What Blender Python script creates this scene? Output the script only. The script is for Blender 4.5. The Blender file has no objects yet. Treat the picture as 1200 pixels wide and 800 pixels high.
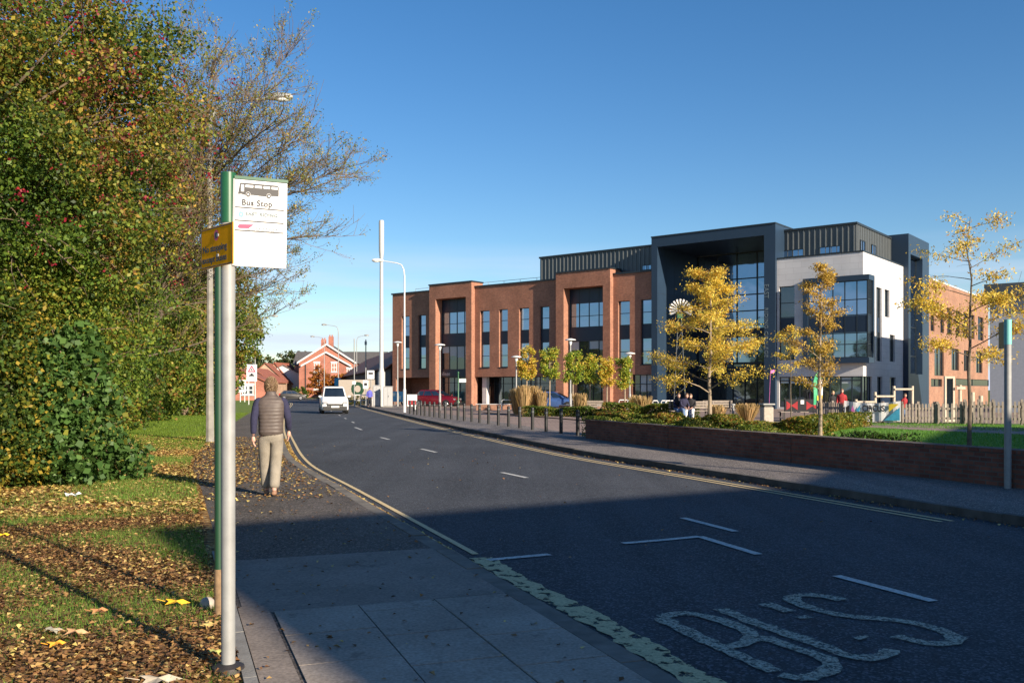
import bpy, bmesh, math, random
import numpy as np
from mathutils import Vector, Matrix

random.seed(7)
rs = np.random.RandomState(7)
PI = math.pi
scene = bpy.context.scene
COL = scene.collection
F = 1070.0          # focal length in pixels of the 1200 px wide photograph
CAMZ = 1.65

# ------------------------------------------------------------------ helpers
def G(px, py, z=0.0):
    """ground point at height z seen at a pixel of the photograph (survey of the place)"""
    Y = F * (CAMZ - z) / (py - 456.0)
    return Vector(((px - 600.0) / F * Y, Y, z))

def P(px, Y, z=0.0):
    return Vector(((px - 600.0) / F * Y, Y, z))

def link(o, parent=None):
    COL.objects.link(o)
    if parent is not None:
        o.parent = parent
    return o

def tag(o, label=None, cat=None, group=None, kind=None):
    if label: o['label'] = label
    if cat: o['category'] = cat
    if group: o['group'] = group
    if kind: o['kind'] = kind
    return o

def thing(name, label, cat, loc=(0, 0, 0), rz=0.0, group=None):
    o = bpy.data.objects.new(name, None)
    o.empty_display_size = 0.2
    o.location = loc
    o.rotation_euler = (0, 0, rz)
    link(o)
    return tag(o, label, cat, group)

def copy_tree(o, parent=None):
    c = o.copy()
    COL.objects.link(c)
    c.parent = parent
    for ch in list(o.children):
        copy_tree(ch, c)
    return c

class MB:
    """collects geometry, links it as one mesh object"""
    def __init__(self):
        self.v = []; self.f = []; self.mi = []; self.uv = None
    def add(self, vs, fs, m=0):
        b = len(self.v)
        self.v += [tuple(p) for p in vs]
        self.f += [tuple(b + i for i in f) for f in fs]
        self.mi += [m] * len(fs)
        return self
    def box(self, x0, x1, y0, y1, z0, z1, m=0, M=None):
        vs = [Vector((x, y, z)) for z in (z0, z1) for y in (y0, y1) for x in (x0, x1)]
        if M is not None: vs = [M @ p for p in vs]
        return self.add(vs, [(0, 2, 3, 1), (4, 5, 7, 6), (0, 1, 5, 4), (2, 6, 7, 3), (0, 4, 6, 2), (1, 3, 7, 5)], m)
    def quad(self, a, b, c, d, m=0):
        return self.add([a, b, c, d], [(0, 1, 2, 3)], m)
    def tube(self, path, radii, n=8, caps=True, m=0):
        path = [Vector(p) for p in path]
        if not hasattr(radii, '__len__'): radii = [radii] * len(path)
        b = len(self.v)
        up = None
        for i, p in enumerate(path):
            d = (path[min(i + 1, len(path) - 1)] - path[max(i - 1, 0)])
            if d.length < 1e-9: d = Vector((0, 0, 1))
            d.normalize()
            if up is None:
                a = Vector((1, 0, 0)) if abs(d.x) < .8 else Vector((0, 1, 0))
                up = d.cross(a).normalized()
            up = (up - d * up.dot(d)).normalized()
            w = d.cross(up)
            for k in range(n):
                t = 2 * PI * k / n
                self.v.append(tuple(p + (up * math.cos(t) + w * math.sin(t)) * radii[i]))
        for i in range(len(path) - 1):
            for k in range(n):
                k2 = (k + 1) % n
                self.f.append((b + i * n + k, b + i * n + k2, b + (i + 1) * n + k2, b + (i + 1) * n + k))
                self.mi.append(m)
        if caps:
            self.f.append(tuple(b + k for k in range(n))[::-1]); self.mi.append(m)
            e = b + (len(path) - 1) * n
            self.f.append(tuple(e + k for k in range(n))); self.mi.append(m)
        return self
    def cyl(self, x, y, z0, z1, r, n=16, r1=None, m=0):
        return self.tube([(x, y, z0), (x, y, z1)], [r, r if r1 is None else r1], n, True, m)
    def prism(self, poly, h0, h1, axis='z', m=0):
        """poly: 2D points; extruded along axis from h0 to h1"""
        n = len(poly)
        def pt(a, b, h):
            return {'z': (a, b, h), 'y': (a, h, b), 'x': (h, a, b)}[axis]
        vs = [pt(a, b, h0) for a, b in poly] + [pt(a, b, h1) for a, b in poly]
        fs = [tuple(range(n))[::-1], tuple(range(n, 2 * n))]
        fs += [(i, (i + 1) % n, (i + 1) % n + n, i + n) for i in range(n)]
        return self.add(vs, fs, m)
    def ball(self, c, rx, ry, rz, nu=10, nv=7, m=0):
        vs = [(c[0], c[1], c[2] - rz)]
        for j in range(1, nv):
            ph = -PI / 2 + PI * j / nv
            for i in range(nu):
                t = 2 * PI * i / nu
                vs.append((c[0] + rx * math.cos(ph) * math.cos(t), c[1] + ry * math.cos(ph) * math.sin(t), c[2] + rz * math.sin(ph)))
        vs.append((c[0], c[1], c[2] + rz))
        fs = []
        for i in range(nu):
            fs.append((0, 1 + (i + 1) % nu, 1 + i))
            e = 1 + (nv - 2) * nu
            fs.append((e + i, e + (i + 1) % nu, len(vs) - 1))
        for j in range(nv - 2):
            for i in range(nu):
                a = 1 + j * nu + i; b = 1 + j * nu + (i + 1) % nu
                fs.append((a, b, b + nu, a + nu))
        return self.add(vs, fs, m)
    def build(self, name, mat, parent=None, smooth=False, bevel=0, loc=None, rot=None, fix=True):
        me = bpy.data.meshes.new(name)
        me.from_pydata(self.v, [], self.f)
        mats = mat if isinstance(mat, (list, tuple)) else [mat]
        for k in mats: me.materials.append(k)
        if len(mats) > 1: me.polygons.foreach_set('material_index', self.mi)
        if fix:
            bm = bmesh.new(); bm.from_mesh(me)
            bmesh.ops.recalc_face_normals(bm, faces=bm.faces)
            if bevel > 0:
                bmesh.ops.bevel(bm, geom=[e for e in bm.edges if e.is_manifold and e.calc_face_angle(0) > .6], offset=bevel, segments=2, affect='EDGES', clamp_overlap=True)
            bm.to_mesh(me); bm.free()
        if smooth:
            me.polygons.foreach_set('use_smooth', [True] * len(me.polygons))
            try: me.set_sharp_from_angle(angle=math.radians(40))
            except Exception: pass
        me.update()
        o = bpy.data.objects.new(name, me)
        link(o, parent)
        if loc is not None: o.location = loc
        if rot is not None: o.rotation_euler = rot
        return o

# ------------------------------------------------------------------ materials
class NT:
    def __init__(self, name):
        self.mat = bpy.data.materials.new(name); self.mat.use_nodes = True
        self.t = self.mat.node_tree
        self.b = self.t.nodes['Principled BSDF']
        self.out = self.t.nodes['Material Output']
    def n(self, typ, **kw):
        x = self.t.nodes.new(typ)
        for k, v in kw.items(): setattr(x, k, v)
        return x
    def l(self, a, b): self.t.links.new(a, b)
    def coord(self, out='Object'):
        return self.n('ShaderNodeTexCoord').outputs[out]
    def noise(self, scale, detail=3, vec=None, rough=.55):
        x = self.n('ShaderNodeTexNoise'); x.inputs['Scale'].default_value = scale
        x.inputs['Detail'].default_value = detail; x.inputs['Roughness'].default_value = rough
        self.l(vec if vec is not None else self.coord(), x.inputs['Vector'])
        return x.outputs['Fac']
    def ramp(self, fac, stops):
        r = self.n('ShaderNodeValToRGB')
        while len(r.color_ramp.elements) < len(stops): r.color_ramp.elements.new(.5)
        for e, (p, c) in zip(r.color_ramp.elements, stops):
            e.position = p
            if not hasattr(c, '__len__'): c = (c, c, c)
            e.color = (c[0], c[1], c[2], 1)
        self.l(fac, r.inputs[0])
        return r.outputs[0]
    def mix(self, fac, a, b, mode='MIX'):
        m = self.n('ShaderNodeMix', data_type='RGBA', blend_type=mode)
        for s, i in ((fac, 0), (a, 6), (b, 7)):
            if hasattr(s, 'links') or hasattr(s, 'is_linked'): self.l(s, m.inputs[i])
            elif hasattr(s, '__len__'): m.inputs[i].default_value = (s[0], s[1], s[2], 1)
            else: m.inputs[i].default_value = s
        return m.outputs[2]
    def math(self, op, a, b=0.0):
        m = self.n('ShaderNodeMath', operation=op)
        for s, i in ((a, 0), (b, 1)):
            if hasattr(s, 'is_linked'): self.l(s, m.inputs[i])
            else: m.inputs[i].default_value = s
        return m.outputs[0]
    def bump(self, h, strength=.3, dist=.01):
        x = self.n('ShaderNodeBump'); x.inputs['Strength'].default_value = strength
        x.inputs['Distance'].default_value = dist
        self.l(h, x.inputs['Height']); self.l(x.outputs[0], self.b.inputs['Normal'])
    def color(self, c):
        if hasattr(c, 'is_linked'): self.l(c, self.b.inputs['Base Color'])
        else: self.b.inputs['Base Color'].default_value = (c[0], c[1], c[2], 1)
    def set(self, rough=None, metal=None, spec=None):
        if rough is not None: self.b.inputs['Roughness'].default_value = rough
        if metal is not None: self.b.inputs['Metallic'].default_value = metal
        if spec is not None: self.b.inputs['Specular IOR Level'].default_value = spec

def sc_(c, k): return tuple(min(1, x * k) for x in c)

def plain(name, c, rough=.6, metal=0, spec=.5, var=.18, scale=6, bump=0.0):
    t = NT(name)
    f = t.noise(scale, 4)
    t.color(t.ramp(f, [(.25, sc_(c, 1 - var)), (.75, sc_(c, 1 + var))]))
    t.set(rough, metal, spec)
    if bump: t.bump(t.noise(scale * 12, 3), bump, .01)
    return t.mat

def asphalt(name, base, warm=0.0, patch=.25, spec=.4, rough=.82):
    t = NT(name)
    big = t.noise(.35, 4); fine = t.noise(60, 3, rough=.8); mid = t.noise(9, 5)
    mp = t.n('ShaderNodeMapping'); mp.inputs['Rotation'].default_value = (0, 0, math.radians(-19)); mp.inputs['Scale'].default_value = (1.6, .05, 1); t.l(t.coord(), mp.inputs[0]); trk = t.noise(1.1, 3, mp.outputs[0])
    v = t.n('ShaderNodeTexVoronoi'); v.inputs['Scale'].default_value = 62
    t.l(t.coord(), v.inputs['Vector'])
    c0 = t.ramp(big, [(.3, sc_(base, 1 - patch)), (.7, sc_(base, 1 + patch))])
    c1 = t.mix(1.0, c0, t.ramp(fine, [(.33, .16), (.67, 1.0)]), 'MULTIPLY')
    c1 = t.mix(1.0, c1, (1.6, 1.6, 1.6), 'MULTIPLY')
    c1 = t.mix(1.0, c1, t.ramp(trk, [(.38, .72), (.6, 1.0)]), 'MULTIPLY')
    c2 = t.mix(1.0, c1, t.ramp(mid, [(.3, .8), (.7, 1.2)]), 'MULTIPLY')
    stone = t.ramp(v.outputs['Color'], [(.62, 0.0), (.82, 1.0)])
    c3 = t.mix(t.math('MULTIPLY', stone, .55), c2, sc_(base, 3.6))
    t.color(c3); t.set(rough, 0, spec)
    t.bump(fine, .5, .006)
    return t.mat

def brick(name, c1, c2, mortar, bw=.225, bh=.075, var=.25, world=False, ms=.012, bump=.3):
    t = NT(name)
    co = t.coord()
    sx = t.n('ShaderNodeSeparateXYZ'); t.l(co, sx.inputs[0])
    h = t.math('ADD', sx.outputs[0], sx.outputs[1])
    cb = t.n('ShaderNodeCombineXYZ'); t.l(h, cb.inputs[0]); t.l(sx.outputs[2], cb.inputs[1])
    b = t.n('ShaderNodeTexBrick'); t.l(cb.outputs[0], b.inputs['Vector'])
    b.inputs['Scale'].default_value = 1; b.inputs['Brick Width'].default_value = bw
    b.inputs['Row Height'].default_value = bh; b.inputs['Mortar Size'].default_value = ms
    b.inputs['Color1'].default_value = (*c1, 1); b.inputs['Color2'].default_value = (*c2, 1)
    b.inputs['Mortar'].default_value = (*mortar, 1); b.inputs['Bias'].default_value = -.1
    f = t.noise(.6, 5)
    g = t.noise(5.5, 3)
    c = t.mix(1.0, b.outputs['Color'], t.ramp(f, [(.3, 1 - var), (.7, 1 + var)]), 'MULTIPLY')
    c = t.mix(1.0, c, t.ramp(g, [(.3, .85), (.7, 1.15)]), 'MULTIPLY')
    t.color(c); t.set(.85, 0, .3)
    inv = t.math('SUBTRACT', 1.0, b.outputs['Fac'])
    t.bump(inv, bump, .01)
    return t.mat

def leafmat(name, trans=.35, rough=.5):
    t = NT(name)
    a = t.n('ShaderNodeVertexColor'); a.layer_name = 'Col'
    t.color(a.outputs[0]); t.set(rough, 0, .25)
    tr = t.n('ShaderNodeBsdfTranslucent')
    t.l(t.mix(1.0, a.outputs[0], (1.5, 1.5, .9), 'MULTIPLY'), tr.inputs[0])
    m = t.n('ShaderNodeMixShader'); m.inputs[0].default_value = trans
    t.l(t.b.outputs[0], m.inputs[1]); t.l(tr.outputs[0], m.inputs[2]); t.l(m.outputs[0], t.out.inputs[0])
    return t.mat

def glass(name, tint=(.38, .54, .72), refl=.35, dark=(.012, .018, .024), wav=.0):
    t = NT(name)
    f = t.noise(.7, 2)
    t.color(t.ramp(f, [(.3, sc_(dark, .6)), (.7, sc_(dark, 1.6))])); t.set(.15, 0, .5)
    g = t.n('ShaderNodeBsdfGlossy'); g.inputs['Color'].default_value = (*tint, 1); g.inputs['Roughness'].default_value = .03
    m = t.n('ShaderNodeMixShader')
    lw = t.n('ShaderNodeLayerWeight'); lw.inputs[0].default_value = .25
    t.l(t.math('ADD', t.math('MULTIPLY', lw.outputs['Fresnel'], .6), refl), m.inputs[0])
    t.l(t.b.outputs[0], m.inputs[1]); t.l(g.outputs[0], m.inputs[2]); t.l(m.outputs[0], t.out.inputs[0])
    bp = t.n('ShaderNodeBump'); bp.inputs['Strength'].default_value = .12; bp.inputs['Distance'].default_value = .05
    t.l(t.noise(.9, 1), bp.inputs['Height']); t.l(bp.outputs[0], g.inputs['Normal'])
    return t.mat

def paint_worn(name, c, thr=.42, scale=14, soft=.1):
    t = NT(name)
    f = t.noise(scale, 6, rough=.7)
    g = t.noise(60, 2)
    t.color(t.ramp(g, [(.3, sc_(c, .65)), (.7, sc_(c, 1.1))])); t.set(.7, 0, .3)
    tr = t.n('ShaderNodeBsdfTransparent'); m = t.n('ShaderNodeMixShader')
    t.l(t.ramp(f, [(thr, 0.0), (thr + soft, 1.0)]), m.inputs[0])
    t.l(tr.outputs[0], m.inputs[1]); t.l(t.b.outputs[0], m.inputs[2]); t.l(m.outputs[0], t.out.inputs[0])
    return t.mat

M = {}
M['asphalt'] = asphalt('road_asphalt', (.046, .050, .058), patch=.25, spec=.3)
M['path'] = asphalt('path_asphalt', (.085, .072, .062), patch=.3)
M['pave_r'] = asphalt('pavement_asphalt', (.15, .13, .118), patch=.2)
M['kerbleft'] = plain('kerb_concrete_dirty', (.15, .135, .115), .9, var=.4, scale=5, bump=.4)
M['concrete'] = plain('kerb_concrete', (.22, .21, .19), .85, var=.3, scale=4, bump=.4)
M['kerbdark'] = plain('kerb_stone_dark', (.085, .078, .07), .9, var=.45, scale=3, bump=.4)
M['brickmain'] = brick('college_brick', (.37, .145, .082), (.27, .10, .06), (.24, .17, .13), var=.18)
M['brickhouse'] = brick('house_brick', (.40, .12, .07), (.32, .09, .055), (.3, .2, .16))
M['brickhouse2'] = brick('pale_house_brick', (.42, .26, .17), (.36, .2, .13), (.35, .28, .22))
M['brickwall'] = brick('garden_wall_brick', (.23, .085, .055), (.13, .048, .035), (.12, .1, .085), ms=.01)
M['wingbrick'] = brick('wing_brick', (.33, .15, .09), (.25, .11, .07), (.22, .17, .13), var=.15)
M['barn'] = plain('dark_boarding', (.045, .03, .026), .8, var=.3, scale=3)
M['navy'] = plain('navy_cladding', (.010, .022, .045), .42, .0, .5, var=.15, scale=.8)
M['navylight'] = plain('blue_grey_cladding', (.017, .035, .064), .4, 0, .5, var=.1, scale=.8)
M['frame'] = plain('dark_window_frame', (.016, .022, .028), .4, 0, .5, var=.1)
M['glass'] = glass('window_glass')
M['glass_dark'] = glass('dark_glass', (.35, .45, .52), .2)
M['glass_blue'] = glass('blue_glass', (.40, .60, .86), .5)
M['blind'] = plain('window_blind', (.42, .48, .48), .8, var=.08)
M['white_metal'] = plain('white_painted_metal', (.58, .58, .57), .45, var=.06)
M['grey_metal'] = plain('galvanised_steel', (.27, .275, .27), .55, .1, .5, var=.15, scale=9)
M['darkgreen'] = plain('dark_green_paint', (.008, .045, .02), .5, var=.15)
M['greenpaint'] = plain('green_paint', (.012, .085, .035), .4, var=.15, scale=10)
M['black'] = plain('black_paint', (.014, .014, .015), .5, var=.2)
M['rubber'] = plain('rubber', (.012, .012, .012), .85, var=.2)
M['mastgrey'] = plain('mast_grey', (.40, .40, .40), .5, var=.08)
M['signwhite'] = plain('sign_white', (.70, .71, .72), .4, var=.02)
M['ink'] = plain('sign_ink', (.02, .018, .02), .5, var=.05)
M['inkgrey'] = plain('faded_ink', (.13, .17, .19), .5, var=.05)
M['inkteal'] = plain('teal_ink', (.16, .45, .42), .5, var=.05)
M['inkred'] = plain('red_ink', (.62, .03, .1), .5, var=.05)
M['yellowsign'] = plain('yellow_plate', (.80, .36, .004), .9, 0, .1, var=.12, scale=12)
M['wood'] = plain('weathered_wood', (.24, .2, .165), .8, var=.3, scale=8, bump=.3)
M['woodpale'] = plain('pale_timber', (.5, .42, .32), .75, var=.2, scale=8)
M['bark'] = plain('bark', (.12, .095, .07), .9, var=.4, scale=9, bump=.6)
M['barkpale'] = plain('pale_bark', (.27, .21, .15), .85, var=.3, scale=9, bump=.4)
M['twig'] = plain('twigs', (.14, .10, .065), .85, var=.3)
M['leaf'] = leafmat('leaves')
M['litter'] = leafmat('fallen_leaves', .12, .7)
M['blade'] = leafmat('grass_blades', .4, .6)
M['yellowline'] = paint_worn('yellow_line_paint', (.70, .55, .30), .28, 9, .12)
M['yellowwide'] = paint_worn('worn_yellow_paint', (.58, .50, .27), .41, 9, .05)
M['whiteline'] = paint_worn('white_line_paint', (.6, .6, .57), .26, 16, .2)
M['lettering'] = paint_worn('bus_lettering_paint', (.44, .43, .34), .36, 42, .2)
M['rooftile'] = plain('grey_roof_tile', (.085, .08, .08), .8, var=.25, scale=3)
M['rooforange'] = plain('red_roof_tile', (.26, .085, .05), .8, var=.3, scale=2)
M['render_w'] = plain('pale_render', (.5, .5, .5), .8, var=.1, scale=2)
M['skin'] = plain('skin', (.56, .32, .24), .55, var=.08, scale=20)
M['hair'] = plain('brown_hair', (.17, .10, .06), .7, var=.5, scale=60, bump=.8)
M['hairblond'] = plain('blond_hair', (.5, .33, .16), .7, var=.4, scale=60)
M['navycloth'] = plain('navy_knit', (.022, .022, .055), .9, var=.3, scale=25, bump=.4)
M['khaki'] = plain('khaki_cotton', (.25, .22, .175), .9, var=.2, scale=9, bump=.8)
M['tanleather'] = plain('tan_leather', (.24, .13, .075), .6, var=.2, scale=20)
M['redcloth'] = plain('red_cloth', (.30, .02, .025), .85, var=.2)
M['bluecloth'] = plain('violet_blue_cloth', (.10, .10, .42), .85, var=.2)
M['blackcloth'] = plain('black_cloth', (.015, .015, .018), .85, var=.2)
M['denim'] = plain('denim', (.10, .16, .28), .9, var=.2)
M['whitecloth'] = plain('white_cloth', (.6, .6, .6), .85, var=.1)
M['carwhite'] = plain('white_car_paint', (.75, .76, .77), .25, 0, .6, var=.03)
M['carred'] = plain('red_car_paint', (.13, .006, .014), .2, .2, .6, var=.1)
M['carblue'] = plain('blue_car_paint', (.06, .12, .30), .2, .3, .6, var=.1)
M['chrome'] = plain('alloy', (.5, .5, .52), .3, .8, .5, var=.1)
M['lampglass'] = plain('lamp_glass', (.7, .72, .7), .15, 0, .6, var=.05)
M['redlamp'] = plain('red_lamp', (.5, .02, .02), .2, var=.1)
M['plate'] = plain('number_plate', (.75, .75, .72), .4, var=.03)
M['iron'] = plain('cast_iron', (.05, .045, .045), .6, .5, .5, var=.3, scale=20)
M['barkmulch'] = plain('planting_soil', (.06, .042, .028), .95, var=.5, scale=8, bump=.6)
M['bluebanner'] = plain('sky_blue_banner', (.06, .34, .52), .6, var=.2)
M['greenflag'] = plain('green_flag', (.03, .36, .16), .6, var=.2, scale=3)
M['yellowflag'] = plain('yellow_flag', (.75, .55, .04), .6, var=.1)
M['stonebin'] = plain('litter_bin_stone', (.36, .31, .26), .8, var=.2, scale=12)
M['pink'] = plain('pink_paint', (.6, .15, .4), .6, var=.1)

# quilted vest
t = NT('quilted_vest')
w = t.n('ShaderNodeTexWave'); w.bands_direction = 'Z'; w.inputs['Scale'].default_value = 6.2; w.inputs['Distortion'].default_value = 1.2
t.l(t.coord(), w.inputs['Vector'])
t.color(t.ramp(t.noise(18, 3), [(.3, (.075, .058, .052)), (.7, (.105, .082, .07))])); t.set(.55, 0, .4); t.bump(w.outputs['Fac'], .3, .012)
M['vest'] = t.mat

# standing seam cladding (ribs are geometry, this is only the sheet)
M['seam'] = plain('standing_seam_metal', (.085, .095, .10), .45, .3, .5, var=.12, scale=1.2)
M['seamlight'] = plain('seam_rib_metal', (.16, .175, .18), .45, .3, .5, var=.1)

# pale stone cladding of large tiles
t = NT('pale_cladding')
co = t.coord(); sx = t.n('ShaderNodeSeparateXYZ'); t.l(co, sx.inputs[0])
cb = t.n('ShaderNodeCombineXYZ'); t.l(t.math('ADD', sx.outputs[0], sx.outputs[1]), cb.inputs[0]); t.l(sx.outputs[2], cb.inputs[1])
b = t.n('ShaderNodeTexBrick'); t.l(cb.outputs[0], b.inputs['Vector'])
for k, v in (('Scale', 1), ('Brick Width', 1.2), ('Row Height', .45), ('Mortar Size', .018)): b.inputs[k].default_value = v
b.inputs['Color1'].default_value = (.57, .56, .56, 1); b.inputs['Color2'].default_value = (.52, .51, .515, 1); b.inputs['Mortar'].default_value = (.47, .46, .46, 1)
t.color(t.mix(1.0, b.outputs['Color'], t.ramp(t.noise(.5, 4), [(.3, .88), (.7, 1.08)]), 'MULTIPLY')); t.set(.6, 0, .4)
M['cladding'] = t.mat

# block paving
t = NT('block_paving')
b = t.n('ShaderNodeTexBrick'); t.l(t.coord(), b.inputs['Vector'])
for k, v in (('Scale', 1), ('Brick Width', .4), ('Row Height', .2), ('Mortar Size', .01)): b.inputs[k].default_value = v
b.inputs['Color1'].default_value = (.30, .22, .18, 1); b.inputs['Color2'].default_value = (.25, .18, .15, 1); b.inputs['Mortar'].default_value = (.12, .1, .09, 1)
t.color(t.mix(1.0, b.outputs['Color'], t.ramp(t.noise(.4, 4), [(.3, .85), (.7, 1.15)]), 'MULTIPLY')); t.set(.8, 0, .3)
M['paving'] = t.mat

# pavement slabs at the bus stop
def slabmat(name, cols, joints=True):
    t = NT(name)
    f1 = t.noise(1.3, 6, rough=.65); f2 = t.noise(45, 3); f3 = t.noise(4.2, 6, rough=.7)
    c = t.ramp(f1, [(.3, cols[0]), (.7, cols[1])])
    c = t.mix(1.0, c, t.ramp(f2, [(.3, .75), (.7, 1.25)]), 'MULTIPLY')
    c = t.mix(t.ramp(f3, [(.58, 0.0), (.68, .55)]), c, sc_(cols[0], .45))
    t.color(c); t.set(.85, 0, .3); t.bump(f2, .3, .006)
    return t.mat
M['slab'] = slabmat('paving_slab', ((.24, .20, .165), (.36, .31, .26)))
M['slabsmooth'] = slabmat('worn_concrete_path', ((.17, .142, .12), (.27, .225, .19)))

# grass grounds
def grassmat(name, leafy, g0=(.035, .075, .012), g1=(.09, .14, .025), d=(.10, .062, .03)):
    t = NT(name)
    f = t.noise(1.1, 5, rough=.65); g = t.noise(14, 4); v = t.n('ShaderNodeTexVoronoi'); v.inputs['Scale'].default_value = 22
    t.l(t.coord(), v.inputs['Vector'])
    grass = t.ramp(g, [(.3, g0), (.7, g1)])
    lc = t.ramp(v.outputs['Color'], [(.1, (.07, .035, .015)), (.4, (.20, .10, .04)), (.65, (.30, .17, .05)), (.9, (.34, .25, .12))])
    fac = t.ramp(f, [(.5 - .35 * leafy, 0.0 if leafy < .9 else .3), (.75 - .3 * leafy, min(1, leafy * 1.1))])
    t.color(t.mix(fac, grass, lc)); t.set(.9, 0, .2); t.bump(g, .8, .03)
    return t.mat
M['verge'] = grassmat('verge_with_leaves', .95)
M['vergemid'] = grassmat('verge_far', .35, (.08, .16, .018), (.15, .24, .035))
M['lawn'] = grassmat('lawn', .0, (.08, .20, .025), (.14, .29, .045))
M['field'] = grassmat('rough_ground', .25, (.05, .09, .02), (.1, .14, .035))

# ------------------------------------------------------------------ camera, light, sky
cam = bpy.data.cameras.new('camera'); cam.sensor_width = 36; cam.lens = 36 * F / 1200
cam.shift_y = 56.0 / 1200; cam.clip_end = 3000; cam.clip_start = .05
co_ = bpy.data.objects.new('camera', cam); link(co_)
co_.location = (0, 0, CAMZ); co_.rotation_euler = (PI / 2, 0, 0)
scene.camera = co_

SUN_AZ = math.atan2(.67, -.74); SUN_EL = math.radians(19.3)
S = Vector((math.sin(SUN_AZ) * math.cos(SUN_EL), math.cos(SUN_AZ) * math.cos(SUN_EL), math.sin(SUN_EL)))
sl = bpy.data.lights.new('sun', 'SUN'); sl.energy = 5.0; sl.angle = math.radians(.5); sl.color = (1, .86, .68)
so = bpy.data.objects.new('sun', sl); link(so); so.location = (0, 0, 30)
so.rotation_euler = S.to_track_quat('Z', 'Y').to_euler()

w = bpy.data.worlds.new('World'); scene.world = w; w.use_nodes = True
nt = w.node_tree
sky = nt.nodes.new('ShaderNodeTexSky'); sky.sky_type = 'NISHITA'; sky.sun_disc = False
sky.sun_elevation = SUN_EL; sky.sun_rotation = SUN_AZ
sky.air_density = 1.0; sky.dust_density = .25; sky.ozone_density = 2.6; sky.altitude = 50
hs_ = nt.nodes.new('ShaderNodeHueSaturation'); hs_.inputs['Saturation'].default_value = 1.28; hs_.inputs['Hue'].default_value = .505; nt.links.new(sky.outputs[0], hs_.inputs['Color'])
bg = nt.nodes['Background']; bg.inputs[1].default_value = .074
# thin streaky cloud low over the horizon
tc = nt.nodes.new('ShaderNodeTexCoord'); sp = nt.nodes.new('ShaderNodeSeparateXYZ'); nt.links.new(tc.outputs['Generated'], sp.inputs[0])
mp = nt.nodes.new('ShaderNodeMapping'); mp.inputs['Scale'].default_value = (2.2, 2.2, 26); nt.links.new(tc.outputs['Generated'], mp.inputs[0])
nz = nt.nodes.new('ShaderNodeTexNoise'); nz.inputs['Scale'].default_value = 1.6; nz.inputs['Detail'].default_value = 6; nt.links.new(mp.outputs[0], nz.inputs['Vector'])
cr = nt.nodes.new('ShaderNodeValToRGB'); cr.color_ramp.elements[0].position = .40; cr.color_ramp.elements[1].position = .66; nt.links.new(nz.outputs[0], cr.inputs[0])
er = nt.nodes.new('ShaderNodeValToRGB')
er.color_ramp.elements[0].position = 0; er.color_ramp.elements[0].color = (.95, .95, .95, 1)
er.color_ramp.elements[1].position = .16; er.color_ramp.elements[1].color = (0, 0, 0, 1)
e2 = er.color_ramp.elements.new(.09); e2.color = (.75, .75, .75, 1)
nt.links.new(sp.outputs[2], er.inputs[0])
mu = nt.nodes.new('ShaderNodeMath'); mu.operation = 'MULTIPLY'; nt.links.new(cr.outputs[0], mu.inputs[0]); nt.links.new(er.outputs[0], mu.inputs[1])
mx = nt.nodes.new('ShaderNodeMix'); mx.data_type = 'RGBA'; nt.links.new(mu.outputs[0], mx.inputs[0]); nt.links.new(hs_.outputs[0], mx.inputs[6])
mx.inputs[7].default_value = (5.0, 5.6, 7.0, 1)
nt.links.new(mx.outputs[2], bg.inputs[0])
scene.view_settings.view_transform = 'Standard'; scene.view_settings.look = 'None'
scene.view_settings.exposure = 1.02; scene.view_settings.gamma = 1
scene.cycles.use_denoising = True; scene.cycles.max_bounces = 6; scene.cycles.transparent_max_bounces = 12

# ------------------------------------------------------------------ road frame: L = left yellow line
Lraw = [(17.9, -40), (6.72, -10), (2.99, 0), (1.13, 5), (-.73, 10), (-2.59, 15), (-4.45, 20), (-6.6, 27.6), (-9.85, 40), (-17.9, 73), (-28, 115), (-37.5, 140), (-49, 158), (-66, 172), (-95, 190)]
def smooth_poly(pts, step=.5):
    out = []
    pts = [Vector(p) for p in pts]
    n = len(pts)
    for i in range(n - 1):
        p0 = pts[max(i - 1, 0)]; p1 = pts[i]; p2 = pts[i + 1]; p3 = pts[min(i + 2, n - 1)]
        d = (p2 - p1).length; k = max(1, int(d / step))
        t0 = (p2 - p0) * (d / max((p2 - p0).length, 1e-6)); t1 = (p3 - p1) * (d / max((p3 - p1).length, 1e-6))
        for j in range(k):
            s = j / k
            out.append(p1 * (2*s**3 - 3*s**2 + 1) + t0 * (s**3 - 2*s*s + s) + p2 * (-2*s**3 + 3*s*s) + t1 * (s**3 - s*s))
    out.append(pts[-1])
    return out
LP = smooth_poly(Lraw, 1.0)
LN = []
for i in range(len(LP)):
    d = (LP[min(i + 1, len(LP) - 1)] - LP[max(i - 1, 0)]).normalized()
    LN.append(Vector((d.y, -d.x)))
LY = np.array([p.y for p in LP]); LX = np.array([p.x for p in LP]); LNX = np.array([n.x for n in LN]); LNY = np.array([n.y for n in LN])
def RO(off, y):
    """world x,y at offset (right positive) from the left line at station y (numpy ok)"""
    return np.interp(y, LY, LX) + off * np.interp(y, LY, LNX), y + off * np.interp(y, LY, LNY)
def ribbon(mb, o0, o1, z, y0, y1, m=0, z0=None, z1=None):
    ys = [y0] + [y for y in LY if y0 < y < y1] + [y1]
    a = []; b = []
    for y in ys:
        x, yy = RO(o0, y); a.append((float(x), float(yy), z if z0 is None else z0))
        x, yy = RO(o1, y); b.append((float(x), float(yy), z if z1 is None else z1))
    n = len(ys)
    mb.add(a + b, [(i, i + n, i + n + 1, i + 1) for i in range(n - 1)], m)
    return mb
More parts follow.
